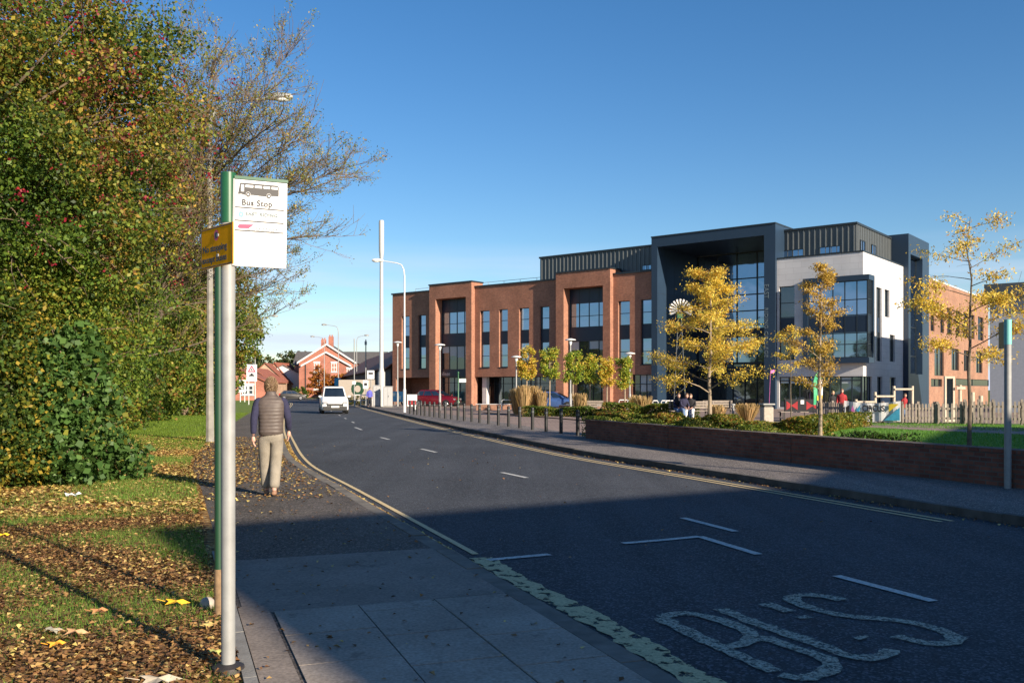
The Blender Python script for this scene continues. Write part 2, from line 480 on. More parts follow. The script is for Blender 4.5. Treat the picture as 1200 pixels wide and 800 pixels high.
def solid_ribbon(mb, o0, o1, z0, z1, y0, y1, m=0):
    ribbon(mb, o0, o1, z1, y0, y1, m)
    ribbon(mb, o0, o0, 0, y0, y1, m, z0=z1, z1=z0)
    ribbon(mb, o1, o1, 0, y0, y1, m, z0=z0, z1=z1)
    for y in (y0, y1):
        x0_, yy0 = RO(o0, y); x1_, yy1 = RO(o1, y)
        mb.quad((float(x0_), float(yy0), z0), (float(x1_), float(yy1), z0), (float(x1_), float(yy1), z1), (float(x0_), float(yy0), z1), m)
    return mb

# ground sheet to the horizon
mb = MB(); mb.quad((-900, -200, -.06), (900, -200, -.06), (900, 1600, -.06), (-900, 1600, -.06))
tag(mb.build('ground', M['field'], fix=False), kind='structure')
mb = MB(); ribbon(mb, -.28, 6.8, 0, -38, 186)
tag(mb.build('road', M['asphalt'], fix=False), kind='structure')
mb = MB(); ribbon(mb, -.43, -2.38, .1, -20, 170)
tag(mb.build('footpath', M['path'], fix=False), kind='structure')
# kerb on the left: short stones with joints
def kerb(name, o0, o1, z1, y0, y1, step, mats, label=None):
    mb = MB(); y = y0; k = 0
    while y < y1:
        e = min(y + step, y1)
        dz = random.uniform(-.006, .006)
        solid_ribbon(mb, o0, o1, -.02, z1 + dz, y + .006, e, 0)
        y = e; k += 1
    return tag(mb.build(name, mats), kind='structure')
kerb('kerb', -.43, -.28, .105, -10, 90, .9, M['kerbleft'])
kerb('edging_kerb', -2.45, -2.38, .125, -6, 9.5, .9, M['concrete'])
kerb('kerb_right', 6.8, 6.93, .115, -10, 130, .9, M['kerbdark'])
# gutter strip
mb = MB(); ribbon(mb, -.28, -.1, .004, -10, 60)
tag(mb.build('gutter', M['path'], fix=False), kind='structure')
# bus boarding area
mb = MB(); ribbon(mb, -.43, -2.34, .104, 7.09, 9.05)
tag(mb.build('boarding_concrete', M['slabsmooth'], fix=False), kind='structure')
mb = MB()
off = -.435; 
widths = [.56, .56, .59]
cols = [-.435, -1.0, -1.56, -2.15]
for ci in range(3):
    y = -2.0 + .2 * ci
    while y < 7.05:
        e = min(y + .62, 7.08)
        if e - y > .1: solid_ribbon(mb, cols[ci], cols[ci + 1] + .012, .09, .107 + random.uniform(-.003, .003), y + .012, e)
        y += .62
tag(mb.build('paving_slabs', M['slab']), kind='structure')
mb = MB(); ribbon(mb, -2.165, -2.37, .106, -2, 7.3)
tag(mb.build('slab_border', M['slabsmooth'], fix=False), kind='structure')
# verge
mb = MB(); ribbon(mb, -2.381, -26, .1, -10, 24)
tag(mb.build('grass_verge', M['verge'], fix=False), kind='structure')
mb = MB(); ribbon(mb, -2.38, -60, .1, 24, 170)
tag(mb.build('grass_verge_far', M['vergemid'], fix=False), kind='structure')
# right pavement and plaza
mb = MB(); ribbon(mb, 6.93, 9.75, .1, -20, 150)
tag(mb.build('pavement', M['pave_r'], fix=False), kind='structure')
mb = MB(); ribbon(mb, 9.75, 60, .1, 27, 140)
tag(mb.build('plaza', M['paving'], fix=False), kind='structure')
mb = MB(); pts = [(2.6, 29.2), (6.0, 19.4), (8.2, 14.2), (12, 3), (60, 3), (60, 37), (15, 38.5), (6.2, 38)]
mb.add([(x, y, .2) for x, y in pts], [tuple(range(len(pts)))])
tag(mb.build('lawn', M['lawn'], fix=False), kind='structure')
mb = MB(); pts = [(12, 38.4), (14.3, 38.2), (17.2, 36.6), (19.5, 33), (26, 30.5), (60, 28), (60, 24), (26, 25.5), (17, 28.0), (14.8, 31.7), (13.2, 35.3), (10.5, 37)]
mb.add([(x, y, .206) for x, y in pts], [tuple(range(len(pts)))])
tag(mb.build('lawn_path', M['paving'], fix=False), kind='structure')
mb = MB(); mb.add([(x, y, .15) for x, y in [(6, 38), (15, 38.5), (60, 37), (60, 75), (20, 75), (0, 70), (-2, 60)]], [tuple(range(7))])
tag(mb.build('playground_surface', M['paving'], fix=False), kind='structure')
# road-end green in front of the far houses
mb = MB(); ribbon(mb, 7.2, 30, .08, 128, 184)
tag(mb.build('far_green', M['vergemid'], fix=False), kind='structure')

# ------------------------------------------------------------------ road markings
def strip(mb, pts, wd, z=.004, m=0, jit=0.0):
    pts = [Vector((p[0], p[1])) for p in pts]
    n = len(pts); a = []; b = []
    for i in range(n):
        d = (pts[min(i + 1, n - 1)] - pts[max(i - 1, 0)]).normalized(); nn = Vector((d.y, -d.x)) * (wd / 2 + (random.uniform(-jit, jit) if jit else 0))
        a.append((pts[i].x + nn.x, pts[i].y + nn.y, z)); b.append((pts[i].x - nn.x * (1 + (random.uniform(-jit, jit) / wd * 2 if jit else 0)), pts[i].y - nn.y, z))
    mb.add(a + b, [(i, i + n, i + n + 1, i + 1) for i in range(n - 1)], m)
def px_strip(mb, pl, wd, z=.004): strip(mb, [G(*p) for p in pl], wd, z)
mb = MB()
ribbon(mb, .0, .07, .008, 9.1, 140); ribbon(mb, -.18, -.11, .008, 9.0, 140)
ribbon(mb, 6.12, 6.19, .008, 9.2, 130); ribbon(mb, 6.30, 6.37, .008, 9.2, 130)
tag(mb.build('double_yellow_lines', M['yellowline'], fix=False), kind='structure')
mb = MB(); ys_ = np.arange(-2, 8.96, .07); strip(mb, [tuple(map(float, RO(.01 + .02 * math.sin(y * 2.2), y))) for y in ys_], .215, .008, 0, .022)
tag(mb.build('bus_stop_yellow_line', M['yellowwide'], fix=False), kind='structure')
mb = MB()
for seg in ([(588, 553.7), (617.5, 560)], [(493.7, 526), (511, 530)], [(446, 512.5), (456, 515)], [(416, 500.7), (424, 503.7)],
            [(800, 607), (862, 623)], [(980, 675), (1094, 705)], [(730, 637), (778, 633), (820, 629)], [(820, 629), (889, 650)], [(572, 656.5), (644, 650)]):
    px_strip(mb, seg, .10, .009 if seg[0][0] != 820 else .0095)
y = 44.0
while y < 120:
    x0_, y0_ = RO(3.2, y); x1_, y1_ = RO(3.2, y + 1.6); strip(mb, [(x0_, y0_), (x1_, y1_)], .1, .009); y += 6
tag(mb.build('white_lane_markings', M['whiteline'], fix=False), kind='structure')
def curve(pl, n=5):
    q = smooth_poly([G(*p).xy for p in pl], .06)
    return q
mb = MB()
for pl in ([(773, 725), (806, 741), (850, 762), (908, 788)], [(773, 724), (804, 719.6), (842, 727), (871, 738), (881, 747), (868, 756), (838, 761)],
           [(878, 747), (900, 750), (933, 761), (968, 773), (976, 782), (964, 790), (936, 796), (915, 792)],
           [(844, 714), (883, 730), (933, 747), (973, 761), (992, 769), (1017, 772), (1038, 768), (1044, 762)],
           [(896, 708), (925, 717.5)], [(938, 723), (946, 725.5)], [(1005, 747), (1014, 749)],
           [(987.5, 704), (967, 699.5), (940, 698), (928, 703), (950, 713), (992, 722.5), (1033, 726), (1067, 730), (1098, 738), (1119, 748), (1110, 755), (1083, 754), (1050, 746)]):
    strip(mb, curve(pl), .118, .010 + random.uniform(0, .0015), 0, .013)
tag(mb.build('bus_lettering', M['lettering'], fix=False), kind='structure')

# drain grate
g0 = G(497, 651, .0)
o = thing('drain_grate', 'small square iron drain grate in the gutter beside the dropped kerb', 'drain grate', (g0.x + .02, g0.y + .1, .0), math.radians(20.4))
mb = MB()
for i in range(7): mb.box(-.19 + i * .06, -.16 + i * .06, -.2, .2, .004, .018)
mb.build('grating_bars', M['iron'], o)
mb = MB(); mb.box(-.22, -.195, -.22, .22, .003, .02); mb.box(.225, .25, -.22, .22, .003, .02); mb.box(-.195, .225, -.22, -.2, .003, .02); mb.box(-.195, .225, .2, .22, .003, .02)
mb.build('grate_frame', M['iron'], o)

# ------------------------------------------------------------------ leaves and trees
def leaf_mesh(name, P_, size, colors, mat, parent=None, aspect=.55, flat=False, fold=.25, size_var=.35, droop=0.0, updir=0.0):
    """P_ (n,3) leaf positions, colors (n,3); one small folded quad per leaf"""
    n = len(P_)
    if flat:
        nr = np.stack([rs.normal(0, .22, n), rs.normal(0, .22, n), np.ones(n)], 1)
    else:
        nr = rs.normal(0, 1, (n, 3)); nr[:, 2] += updir
    nr /= np.linalg.norm(nr, axis=1)[:, None]
    a = rs.normal(0, 1, (n, 3)); a[:, 2] -= droop
    a -= nr * (a * nr).sum(1)[:, None]; a /= np.linalg.norm(a, axis=1)[:, None] + 1e-9
    b = np.cross(nr, a)
    s = size * (1 + rs.uniform(-size_var, size_var, n))[:, None]
    base = P_ - a * s * .5; tip = P_ + a * s * .5
    off = nr * s * fold * rs.uniform(.2, 1, n)[:, None]
    l = P_ + b * s * aspect * .5 + off - a * s * .06; r = P_ - b * s * aspect * .5 + off - a * s * .06
    V = np.stack([base, r, tip, l], 1).reshape(-1, 3).astype(np.float32)
    me = bpy.data.meshes.new(name)
    me.vertices.add(4 * n); me.vertices.foreach_set('co', V.ravel())
    me.loops.add(4 * n); me.loops.foreach_set('vertex_index', np.arange(4 * n, dtype=np.int32))
    me.polygons.add(n); me.polygons.foreach_set('loop_start', np.arange(0, 4 * n, 4, dtype=np.int32))
    me.polygons.foreach_set('loop_total', np.full(n, 4, dtype=np.int32))
    ca = me.color_attributes.new('Col', 'FLOAT_COLOR', 'POINT')
    C = np.ones((n, 4, 4), dtype=np.float32); C[:, :, :3] = np.clip(colors, 0, 1)[:, None, :]
    ca.data.foreach_set('color', C.ravel())
    me.materials.append(mat); me.update(calc_edges=True)
    o = bpy.data.objects.new(name, me); link(o, parent)
    return o

def palette(n, pal, wts, P_=None, clump=0.0, jitter=.25, freq=1.1):
    """leaf colours drawn from a palette; neighbouring leaves tend to agree"""
    pal = np.array(pal); wts = np.array(wts, float); wts /= wts.sum()
    u = rs.uniform(0, 1, n)
    if P_ is not None and clump > 0:
        ph = rs.uniform(0, 6, 6)
        s = (np.sin(P_[:, 0] * freq * 2.1 + ph[0] + 1.5 * np.sin(P_[:, 2] * freq * 1.3 + ph[1])) + np.sin(P_[:, 1] * freq * 1.7 + ph[2] + np.sin(P_[:, 0] * freq * 3 + ph[3])) + np.sin(P_[:, 2] * freq * 2.6 + ph[4] + np.sin(P_[:, 1] * freq * 2.9 + ph[5]))) / 3
        s = (s - s.min()) / (s.max() - s.min() + 1e-9)
        u = np.clip(u * (1 - clump) + s * clump, 0, .9999)
        u = np.argsort(np.argsort(u)) / n
    idx = np.searchsorted(np.cumsum(wts), u).clip(0, len(pal) - 1)
    return pal[idx] * (1 + rs.uniform(-jitter, jitter, (n, 1)))

def blob_points(blobs, n, shell=.35, clump_n=60, clump_r=.35):
    """points in clumps near the surface of ellipsoids (cx,cy,cz,rx,ry,rz)"""
    blobs = np.array(blobs, float)
    wt = (blobs[:, 3] * blobs[:, 5] + blobs[:, 4] * blobs[:, 5]); wt /= wt.sum()
    nb = rs.multinomial(n, wt)
    out = []
    for bl, k in zip(blobs, nb):
        m = max(3, int(clump_n * k / n * len(blobs)))
        d = rs.normal(0, 1, (m, 3)); d /= np.linalg.norm(d, axis=1)[:, None]
        rad = 1 - shell * rs.uniform(0, 1, m) ** 1.6 + rs.normal(0, .05, m)
        c = bl[:3] + d * rad[:, None] * bl[3:]
        ci = rs.randint(0, m, k)
        cr = clump_r * rs.uniform(.5, 1.4, m)
        q = rs.normal(0, 1, (k, 3)); q /= np.linalg.norm(q, axis=1)[:, None]
        q *= (rs.uniform(0, 1, k) ** .45)[:, None] * cr[ci][:, None] * np.array([1, 1, .75])
        out.append(c[ci] + q)
    return np.concatenate(out)

GREENS = [(.030, .060, .012), (.045, .085, .015), (.07, .12, .02), (.11, .15, .025)]
AUTUMN = GREENS + [(.18, .17, .025), (.30, .22, .03), (.25, .12, .03), (.22, .05, .03)]

def limb_set(mb, base, top_z, spread, n, r0, rng, sub=4, start=.25, tips=None, wob=.12, upward=.5):
    """trunk with limbs and branchlets; returns twig points"""
    H = top_z - base[2]
    tr = [Vector(base)]
    for i in range(1, 9):
        f = i / 8
        tr.append(Vector((base[0] + rng.uniform(-wob, wob) * f * 1.2, base[1] + rng.uniform(-wob, wob) * f * 1.2, base[2] + H * f)))
    mb.tube(tr, [r0 * (1 - .88 * i / 8) + (.25 * r0 if i == 0 else 0) for i in range(9)], 8)
    tips = []
    for k in range(n):
        f = start + (1 - start) * (k + rng.random() * .8) / n
        f = min(f, .97)
        i = min(7, int(f * 8)); p = tr[i].lerp(tr[i + 1], f * 8 - i)
        az = k * 2.4 + rng.uniform(-.5, .5)
        ln = spread * (1 - .75 * ((f - start) / (1 - start)) ** 1.3) * rng.uniform(.7, 1.12)
        d = Vector((math.cos(az), math.sin(az), upward * rng.uniform(.6, 1.5)))
        d.normalize()
        path = [p]; dd = d.copy(); nseg = 5
        for s in range(nseg):
            dd = (dd + Vector((rng.uniform(-.2, .2), rng.uniform(-.2, .2), rng.uniform(-.16, .08)))).normalized()
            path.append(path[-1] + dd * ln / nseg)
        rb = max(.008, r0 * .38 * (1 - f * .6))
        mb.tube(path, [rb * (1 - .85 * s / nseg) for s in range(nseg + 1)], 5, False)
        for j in range(sub):
            s = rng.uniform(.25, 1.0); ii = min(nseg - 1, int(s * nseg)); q = path[ii].lerp(path[ii + 1], s * nseg - ii)
            e = (dd + Vector((rng.uniform(-.9, .9), rng.uniform(-.9, .9), rng.uniform(-.4, .6)))).normalized()
            l2 = ln * rng.uniform(.2, .42)
            q2 = q + e * l2 * .5; q3 = q2 + (e + Vector((0, 0, -.25))).normalized() * l2 * .5
            mb.tube([q, q2, q3], [rb * .4, rb * .25, .003], 3, False)
            for m_ in range(5): tips.append(q.lerp(q3, m_ / 4.0) if m_ != 2 else q2)
        for m_ in range(3): tips.append(path[-1 - m_])
    return tips

def small_tree(name, label, cat, loc, H, start, spread, n, r0, nleaf, pal, wts, seed, leaf=.12, clr=.16, group=None, bark='bark', sub=5, aspect=.32, upward=.45, topbare=0.0, droop=1.0, wob=.05):
    rng = random.Random(seed)
    root = thing(name, label, cat, loc, rng.uniform(0, 6), group)
    mb = MB(); tips = limb_set(mb, (0, 0, -.05), H, spread, n, r0, rng, sub, start, wob=wob, upward=upward)
    mb.build('trunk', M[bark], root, smooth=True, fix=False)
    T = np.array([tuple(p) for p in tips])
    if topbare > 0:
        keep = rs.uniform(0, 1, len(T)) > topbare * ((T[:, 2] / H) > .72)
        T = T[keep]
    sel = T[rs.permutation(len(T))[:max(20, int(len(T) * .8))]]
    i = rs.randint(0, len(sel), nleaf)
    Pp = sel[i] + rs.normal(0, clr, (nleaf, 3)) * np.array([1, 1, .6])
    leaf_mesh('crown', Pp, leaf, palette(nleaf, pal, wts, Pp, .4, .25, 2.0), M['leaf'], root, aspect, droop=droop)
    return root

def bushy(name, label, cat, loc, blobs, nleaf, pal, wts, leaf=.08, seed=1, group=None, clump_n=80, clump_r=.4, trunk_h=2.0, r0=.15, shell=.35, clump=.45, aspect=.6, core=True, freq=1.1, extra=None, twigs=0, low=None):
    root = thing(name, label, cat, loc, 0, group)
    rng = random.Random(seed)
    mb = MB()
    for k in range(3 if trunk_h > 1 else 2):
        a = rng.uniform(0, 6)
        path = [(0, 0, -.05)]
        for s in range(1, 6):
            path.append((math.cos(a) * .22 * s * trunk_h / 3 + rng.uniform(-.1, .1), math.sin(a) * .22 * s * trunk_h / 3 + rng.uniform(-.1, .1), trunk_h * s / 5 * 1.6))
        mb.tube(path, [r0, r0 * .8, r0 * .65, r0 * .5, r0 * .35, r0 * .2], 7)
    B = np.array(blobs, float)
    for bl in blobs:   # inner boughs reaching through the crown
        for k in range(10):
            d = Vector((rng.gauss(0, 1), rng.gauss(0, 1), rng.gauss(0, 1) * .9 + .3)).normalized()
            c = Vector(bl[:3]); e = Vector((d.x * bl[3], d.y * bl[4], d.z * bl[5]))
            mb.tube([c - e * .2, c + e * .5 + Vector((0, 0, -.1)), c + e * 1.02], [r0 * .22, r0 * .12, .006], 4, False)
    for k in range(twigs):   # fine twigs poking out of the surface
        bl = rng.choice(blobs)
        d = Vector((rng.gauss(0, 1), rng.gauss(0, 1), rng.gauss(0, 1) + .2)).normalized()
        c = Vector(bl[:3]); e = Vector((d.x * bl[3], d.y * bl[4], d.z * bl[5])); p = c + e * .85
        q = p + (d + Vector((rng.uniform(-.6, .6), rng.uniform(-.6, .6), rng.uniform(-.3, .7)))).normalized() * rng.uniform(.4, 1.1)
        m_ = (p + q) / 2 + Vector((rng.uniform(-.1, .1), rng.uniform(-.1, .1), rng.uniform(0, .1)))
        mb.tube([p, m_, q], [.009, .006, .003], 3, False)
    mb.build('trunk', M['twig'], root, smooth=True, fix=False)
    Pp = blob_points(blobs, nleaf, shell, clump_n, clump_r)
    # a few leaves spread through the inside keep the crown from being see-through
    if core:
        Q = blob_points([(b[0], b[1], b[2], b[3] * .72, b[4] * .72, b[5] * .75) for b in blobs], nleaf // 4, .5, clump_n, clump_r)
        Pp = np.concatenate([Pp, Q])
    Pp = Pp[Pp[:, 2] > .02]
    cols = palette(len(Pp), pal, wts, Pp, clump, .3, freq)
    if low:
        c2 = palette(len(Pp), low[0], low[1], Pp, clump, .3, freq)
        m_ = (Pp[:, 2] + 1.1 * np.sin(Pp[:, 1] * 1.3 + 1) + .7 * np.sin(Pp[:, 0] * 2.1)) < low[2]
        cols[m_] = c2[m_]
    leaf_mesh('crown', Pp, leaf, cols, M['leaf'], root, aspect, droop=.5, updir=.3, size_var=.55)
    return root

# --- near hedgerow: hawthorn with berries, ivy below
T1 = (-10.3, 16.6)
bl1 = [(0, 0, 3.0, 3.6, 3.9, 3.4), (1.1, -1.6, 5.6, 2.9, 2.7, 2.8), (1.6, 1.2, 6.6, 2.9, 2.8, 2.6), (-.8, .5, 8.3, 3.2, 3.0, 2.2), (2.4, 0.2, 4.5, 1.7, 2.4, 2.2), (.2, -3.2, 3.0, 2.2, 1.6, 3.2), (2.3, .6, 7.6, 1.9, 1.9, 1.5), (.3, -2.2, 8.2, 2.2, 2.0, 1.6)]
tree1 = bushy('hawthorn_tree', 'tall dense hawthorn tree nearest the camera, green and yellow leaves with red berry clusters', 'tree', (T1[0], T1[1], .1), bl1, 210000,
      [(.04, .07, .014), (.08, .12, .02), (.13, .165, .024), (.20, .20, .028), (.30, .24, .035), (.36, .22, .04), (.22, .12, .04), (.17, .06, .04)],
      [3.5, 5, 5, 3.6, 2.0, .9, 2.0, 1.2], .066, 3, None, 190, .52, 2.5, .2, .75, .5, .7, freq=.9, twigs=520,
      low=([(.03, .065, .012), (.065, .12, .018), (.11, .175, .025), (.18, .23, .03), (.30, .26, .04)], [3, 5, 5, 3, .9], 4.4))
Pb = blob_points([(b[0], b[1], b[2], b[3] * 1.05, b[4] * 1.05, b[5] * 1.05) for b in bl1], 6500, .04, 110, .16); Pb = Pb[Pb[:, 2] > 3.2]
leaf_mesh('berries', Pb, .045, palette(len(Pb), [(.24, .015, .03), (.17, .012, .03), (.32, .03, .03)], [3, 2, 1]), M['leaf'], tree1, .9, fold=.5)
bushy('ivy_bush', 'dark green broad-leaved ivy mound at the foot of the hedge', 'bush', (-7.35, 15.0, .1),
      [(0, 0, .5, .8, .85, .6), (.1, .3, 1.3, .62, .75, .65), (-.3, .6, 2.1, .55, .6, .6), (.55, .5, .35, .5, .5, .4)], 7500,
      [(.04, .09, .02), (.065, .13, .03), (.10, .18, .045), (.24, .24, .04)], [3, 4, 3, .5], .095, 5, None, 60, .3, .5, .05, .3, .2, .95)
bushy('bramble_bush', 'yellowing bramble bush at the left edge beside the ivy mound', 'bush', (-8.15, 14.1, .1),
      [(0, 0, .6, 1.0, .9, .8), (-.2, .4, 1.6, .9, .8, .9), (-.3, .6, 2.6, .8, .7, .7)], 15000,
      [(.03, .06, .012), (.06, .10, .016), (.14, .15, .02), (.3, .22, .03)], [3, 4, 2.5, 1.5], .065, 6, None, 160, .3, .5, .05, .4, .4, .7)
# --- wispy tree behind the bus stop
def wispy(loc, seed=11):
    rng = random.Random(seed)
    root = thing('birch_tree', 'thin-crowned tree with fine bare twigs and sparse leaves behind the bus stop sign', 'tree', loc)
    mb = MB(); tips = []
    trunk = [Vector((0, 0, -.1)), Vector((1.0, 0, 2.4)), Vector((2.3, 0, 5.0)), Vector((3.3, .1, 8.0))]
    mb.tube(trunk, [.2, .16, .13, .09], 8)
    tw = MB()
    for k in range(74):
        az = k * 2.4 + rng.uniform(-.4, .4)
        p = trunk[1].lerp(trunk[3], rng.uniform(.0, 1.0))
        el = rng.uniform(.15, 1.4)
        ln = (3.8 + .9 * math.cos(el)) * rng.uniform(.85, 1.15)
        d = Vector((math.cos(az) * math.cos(el) + .12, math.sin(az) * math.cos(el), math.sin(el) * .95)).normalized()
        path = [p]; ns = 7
        for s in range(ns):
            d = (d + Vector((rng.uniform(-.16, .16), rng.uniform(-.16, .16), rng.uniform(-.1, .12)))).normalized()
            path.append(path[-1] + d * ln / ns)
        mb.tube(path, [.032 * (1 - .8 * s / ns) for s in range(ns + 1)], 5, False)
        for j in range(26):
            s = rng.uniform(.2, 1); ii = min(ns - 1, int(s * ns)); q = path[ii].lerp(path[ii + 1], s * ns - ii)
            e = (d * .7 + Vector((rng.uniform(-1, 1), rng.uniform(-1, 1), rng.uniform(-.5, .7)))).normalized()
            pp = [q]; l2 = rng.uniform(.7, 1.9)
            for z in range(4):
                e = (e + Vector((rng.uniform(-.25, .25), rng.uniform(-.25, .25), rng.uniform(-.12, .2)))).normalized()
                pp.append(pp[-1] + e * l2 / 4)
            tw.tube(pp, [.013, .010, .008, .006, .004], 3, False)
            for m_ in range(5):
                q2 = pp[rng.randint(0, 3)].lerp(pp[-1], rng.random() * .6)
                e3 = (e + Vector((rng.uniform(-.9, .9), rng.uniform(-.9, .9), rng.uniform(-.3, .9)))).normalized()
                l3 = rng.uniform(.25, .7); q3 = q2 + e3 * l3 * .5; q4 = q3 + (e3 + Vector((0, 0, .35))).normalized() * l3 * .5
                tw.tube([q2, q3, q4], [.007, .0055, .0035], 3, False)
                tips.append(q4); tips.append(q3)
    mb.build('trunk', M['bark'], root, smooth=True, fix=False)
    tw.build('twigs', M['twig'], root, fix=False)
    T = np.array([tuple(p) for p in tips]); n = 95000
    wgt = np.where(T[:, 0] < 1.5, 1.0, .45); wgt /= wgt.sum()
    sel = T[rs.choice(len(T), int(len(T) * .55), p=wgt)]
    Pp = sel[rs.randint(0, len(sel), n)] + rs.normal(0, .09, (n, 3))
    leaf_mesh('crown', Pp, .066, palette(n, [(.10, .14, .025), (.17, .20, .04), (.28, .25, .05), (.36, .27, .06), (.28, .16, .06)], [2, 4, 3, 2, 1], Pp, .3), M['leaf'], root, .5)
wispy((-12.4, 27.6, .1))

# --- hedgerow trees and bushes running away on the left
PG = [(.04, .08, .014), (.08, .13, .02), (.13, .18, .025), (.20, .22, .03), (.30, .24, .04), (.24, .13, .04)]
hedge = [
    ('hedge_bush', 'leafy green hedge bush just past the tall hawthorn tree', -11.1, 21.6, [(0, 0, 1.6, 2.1, 2.6, 1.8), (-.5, .5, 3.6, 1.9, 2.2, 1.7), (.9, 1.2, 2.6, 1.3, 1.6, 1.3)], 34000, .09, [3, 4, 4, 3, 1.2, .4]),
    ('hedge_bush', 'pale green hedge bush standing left of the concrete lamp post', -13.9, 27.8, [(0, 0, 1.5, 1.8, 2.8, 1.7), (-.4, 0, 3.6, 2.1, 2.8, 2.1), (-1, 0, 5.6, 2.0, 2.4, 1.8)], 30000, .10, [2, 3, 4, 4, 1.6, .5]),
    ('elder_tree', 'rusty brown and green elder tree rising over the middle of the hedge', -15.6, 34.5, [(0, 0, 3.0, 2.3, 3.4, 3.0), (-.2, .5, 5.8, 2.4, 3.0, 2.2), (.6, .6, 1.4, 1.4, 2.4, 1.5), (.3, 0, 7.6, 1.7, 2.0, 1.6)], 36000, .12, [3, 3, 3, 2, 1, 3]),
    ('field_maple_tree', 'green and bronze maple tree at the hedge behind the grass strip', -18.2, 43.5, [(0, 0, 3.2, 2.8, 3.8, 3.1), (.8, 0, 6.0, 2.6, 3.2, 2.5), (.6, .5, 1.4, 1.8, 3.0, 1.4)], 32000, .14, [3, 4, 4, 2.6, 1.4, 1]),
    ('lime_tree', 'tall green rounded tree closing the hedge right behind the grey sign pole', -19.4, 54.0, [(0, 0, 2.6, 3.2, 4.0, 2.6), (1.2, 0, 6.4, 3.2, 3.6, 2.6), (2.4, 0, 5.0, 2.3, 2.6, 2.1), (1.4, .4, 8.6, 2.1, 2.2, 1.5)], 36000, .16, [2.6, 3.6, 4, 3.4, 1.6, 1.4]),
    ('sycamore_tree', 'far green and brown sycamore tree above the school warning sign', -25.2, 72.0, [(0, 0, 4.2, 3.4, 3.6, 3.6), (.6, 0, 6.4, 2.6, 3, 2.4)], 14000, .26, [3, 3.4, 3, 2, 1.5, 2]),
]
for i, (nm, lab, x, y, bl, n, lf, wt) in enumerate(hedge):
    bushy(nm, lab, 'bush' if nm == 'hedge_bush' else 'tree', (x, y, .1), bl, n, PG, wt, lf, 20 + i, None, 110, .45 + .05 * i, 2.5, .14, .35, .45, .65)
far = [('dull green tree behind the far pink houses, left of centre', -57, 205, 9.5, 4.6), ('taller far tree with an olive crown beside the pale terrace', -50, 212, 10.5, 4.8), ('low far tree just left of the grey terrace gable', -46.5, 228, 8.6, 3.4), ('dark far tree at the left end of the distant tree row', -66, 205, 10.5, 5.2), ('bushy dark tree on the left of the road beyond the warning sign', -42, 118, 6.2, 3.2)]
for i, (lab, x, y, h, r) in enumerate(far):
    bushy('distant_tree', lab, 'tree', (x, y, .0), [(0, 0, h * .62, r, r, h * .38), (r * .45, 0, h * .5, r * .7, r * .7, h * .3), (-r * .4, 0, h * .74, r * .65, r * .6, h * .25), (0, 0, h * .25, r * .8, r * .7, h * .25)], 4200,
          [(.04, .06, .02), (.06, .085, .03), (.09, .11, .035), (.16, .13, .04)], [3, 3, 2, 1.2], .5, 60 + i, 'distant trees behind the far houses', 60, .7, h * .4, .2, .4, .3, .7)
bushy('golden_tree', 'large golden brown tree behind the red roofed shed beside the gabled house', 'tree', (-34.5, 215, 0), [(0, 0, 6.5, 4.6, 4, 3.0), (3.2, 0, 5.4, 3.4, 3, 2.4), (-2.4, 0, 5.2, 2.8, 3, 2.2), (7.5, 2, 5.0, 3.2, 3, 2.4)], 6500,
      [(.2, .14, .03), (.28, .2, .035), (.13, .12, .03), (.25, .11, .03)], [3, 3, 2, 1], .45, 71, None, 70, .7, 3, .25)
bushy('orange_shrub_tree', 'small orange autumn tree in front of the red gabled house', 'tree', (-34.4, 164, 0), [(0, 0, 3.0, 2.6, 2.4, 2.6), (3.9, 0, 2.5, 2.3, 2.2, 2.1), (1.9, 0, 2.3, 2, 2, 2)], 6000,
      [(.34, .12, .02), (.42, .18, .03), (.25, .07, .02), (.12, .06, .02)], [3, 2, 2, 1], .32, 72, None, 60, .45, 1.6, .12)
bushy('garden_shrub', 'round green shrub below the orange tree at the end of the road', 'bush', (-37.4, 160, 0), [(0, 0, .9, 1.5, 1.2, 1.2)], 1200, GREENS, [1, 2, 2, 2], .3, 73, None, 30, .35, .6, .04)

# --- yellow trees by the garden wall
YP = [(.68, .48, .07), (.76, .60, .12), (.56, .38, .06), (.42, .39, .08), (.46, .25, .04)]
small_tree('honey_locust_tree', 'broad golden yellow young tree, the fullest of the three behind the wall', 'tree', (P(832, 27)[0], 27, .15), 5.0, .28, 1.95, 28, .07, 15000, YP, [3.4, 3, 2.4, 1.6, 1.6], 5, .075, .12, bark='barkpale', sub=6, aspect=.34)
small_tree('honey_locust_tree', 'narrow thinly leaved brown-yellow young tree in front of the white corner bay', 'tree', (P(961, 22.5)[0], 22.5, .15), 4.55, .28, 1.0, 20, .055, 5200, [(.50, .34, .07), (.60, .42, .09), (.40, .25, .06), (.28, .17, .05)], [3, 2, 2, 2], 8, .075, .08, bark='barkpale', sub=5, aspect=.34, upward=.9)
small_tree('honey_locust_tree', 'dark-stemmed yellow young tree with a bare top, rightmost behind the brick wall', 'tree', (P(1136, 18.6)[0], 18.6, .15), 5.0, .40, 1.75, 20, .05, 6500, YP, [3, 2, 3, 1, 1.5], 14, .07, .11, bark='bark', sub=5, aspect=.34, topbare=.75, upward=.35)
small_tree('honey_locust_tree', 'tiny thin yellow sapling in front of the white bay, left of the narrow tree', 'tree', (P(927, 34)[0], 34, .15), 3.9, .55, .75, 9, .03, 900, YP, [3, 2, 3, 1, 1.5], 19, .11, .12, sub=4)
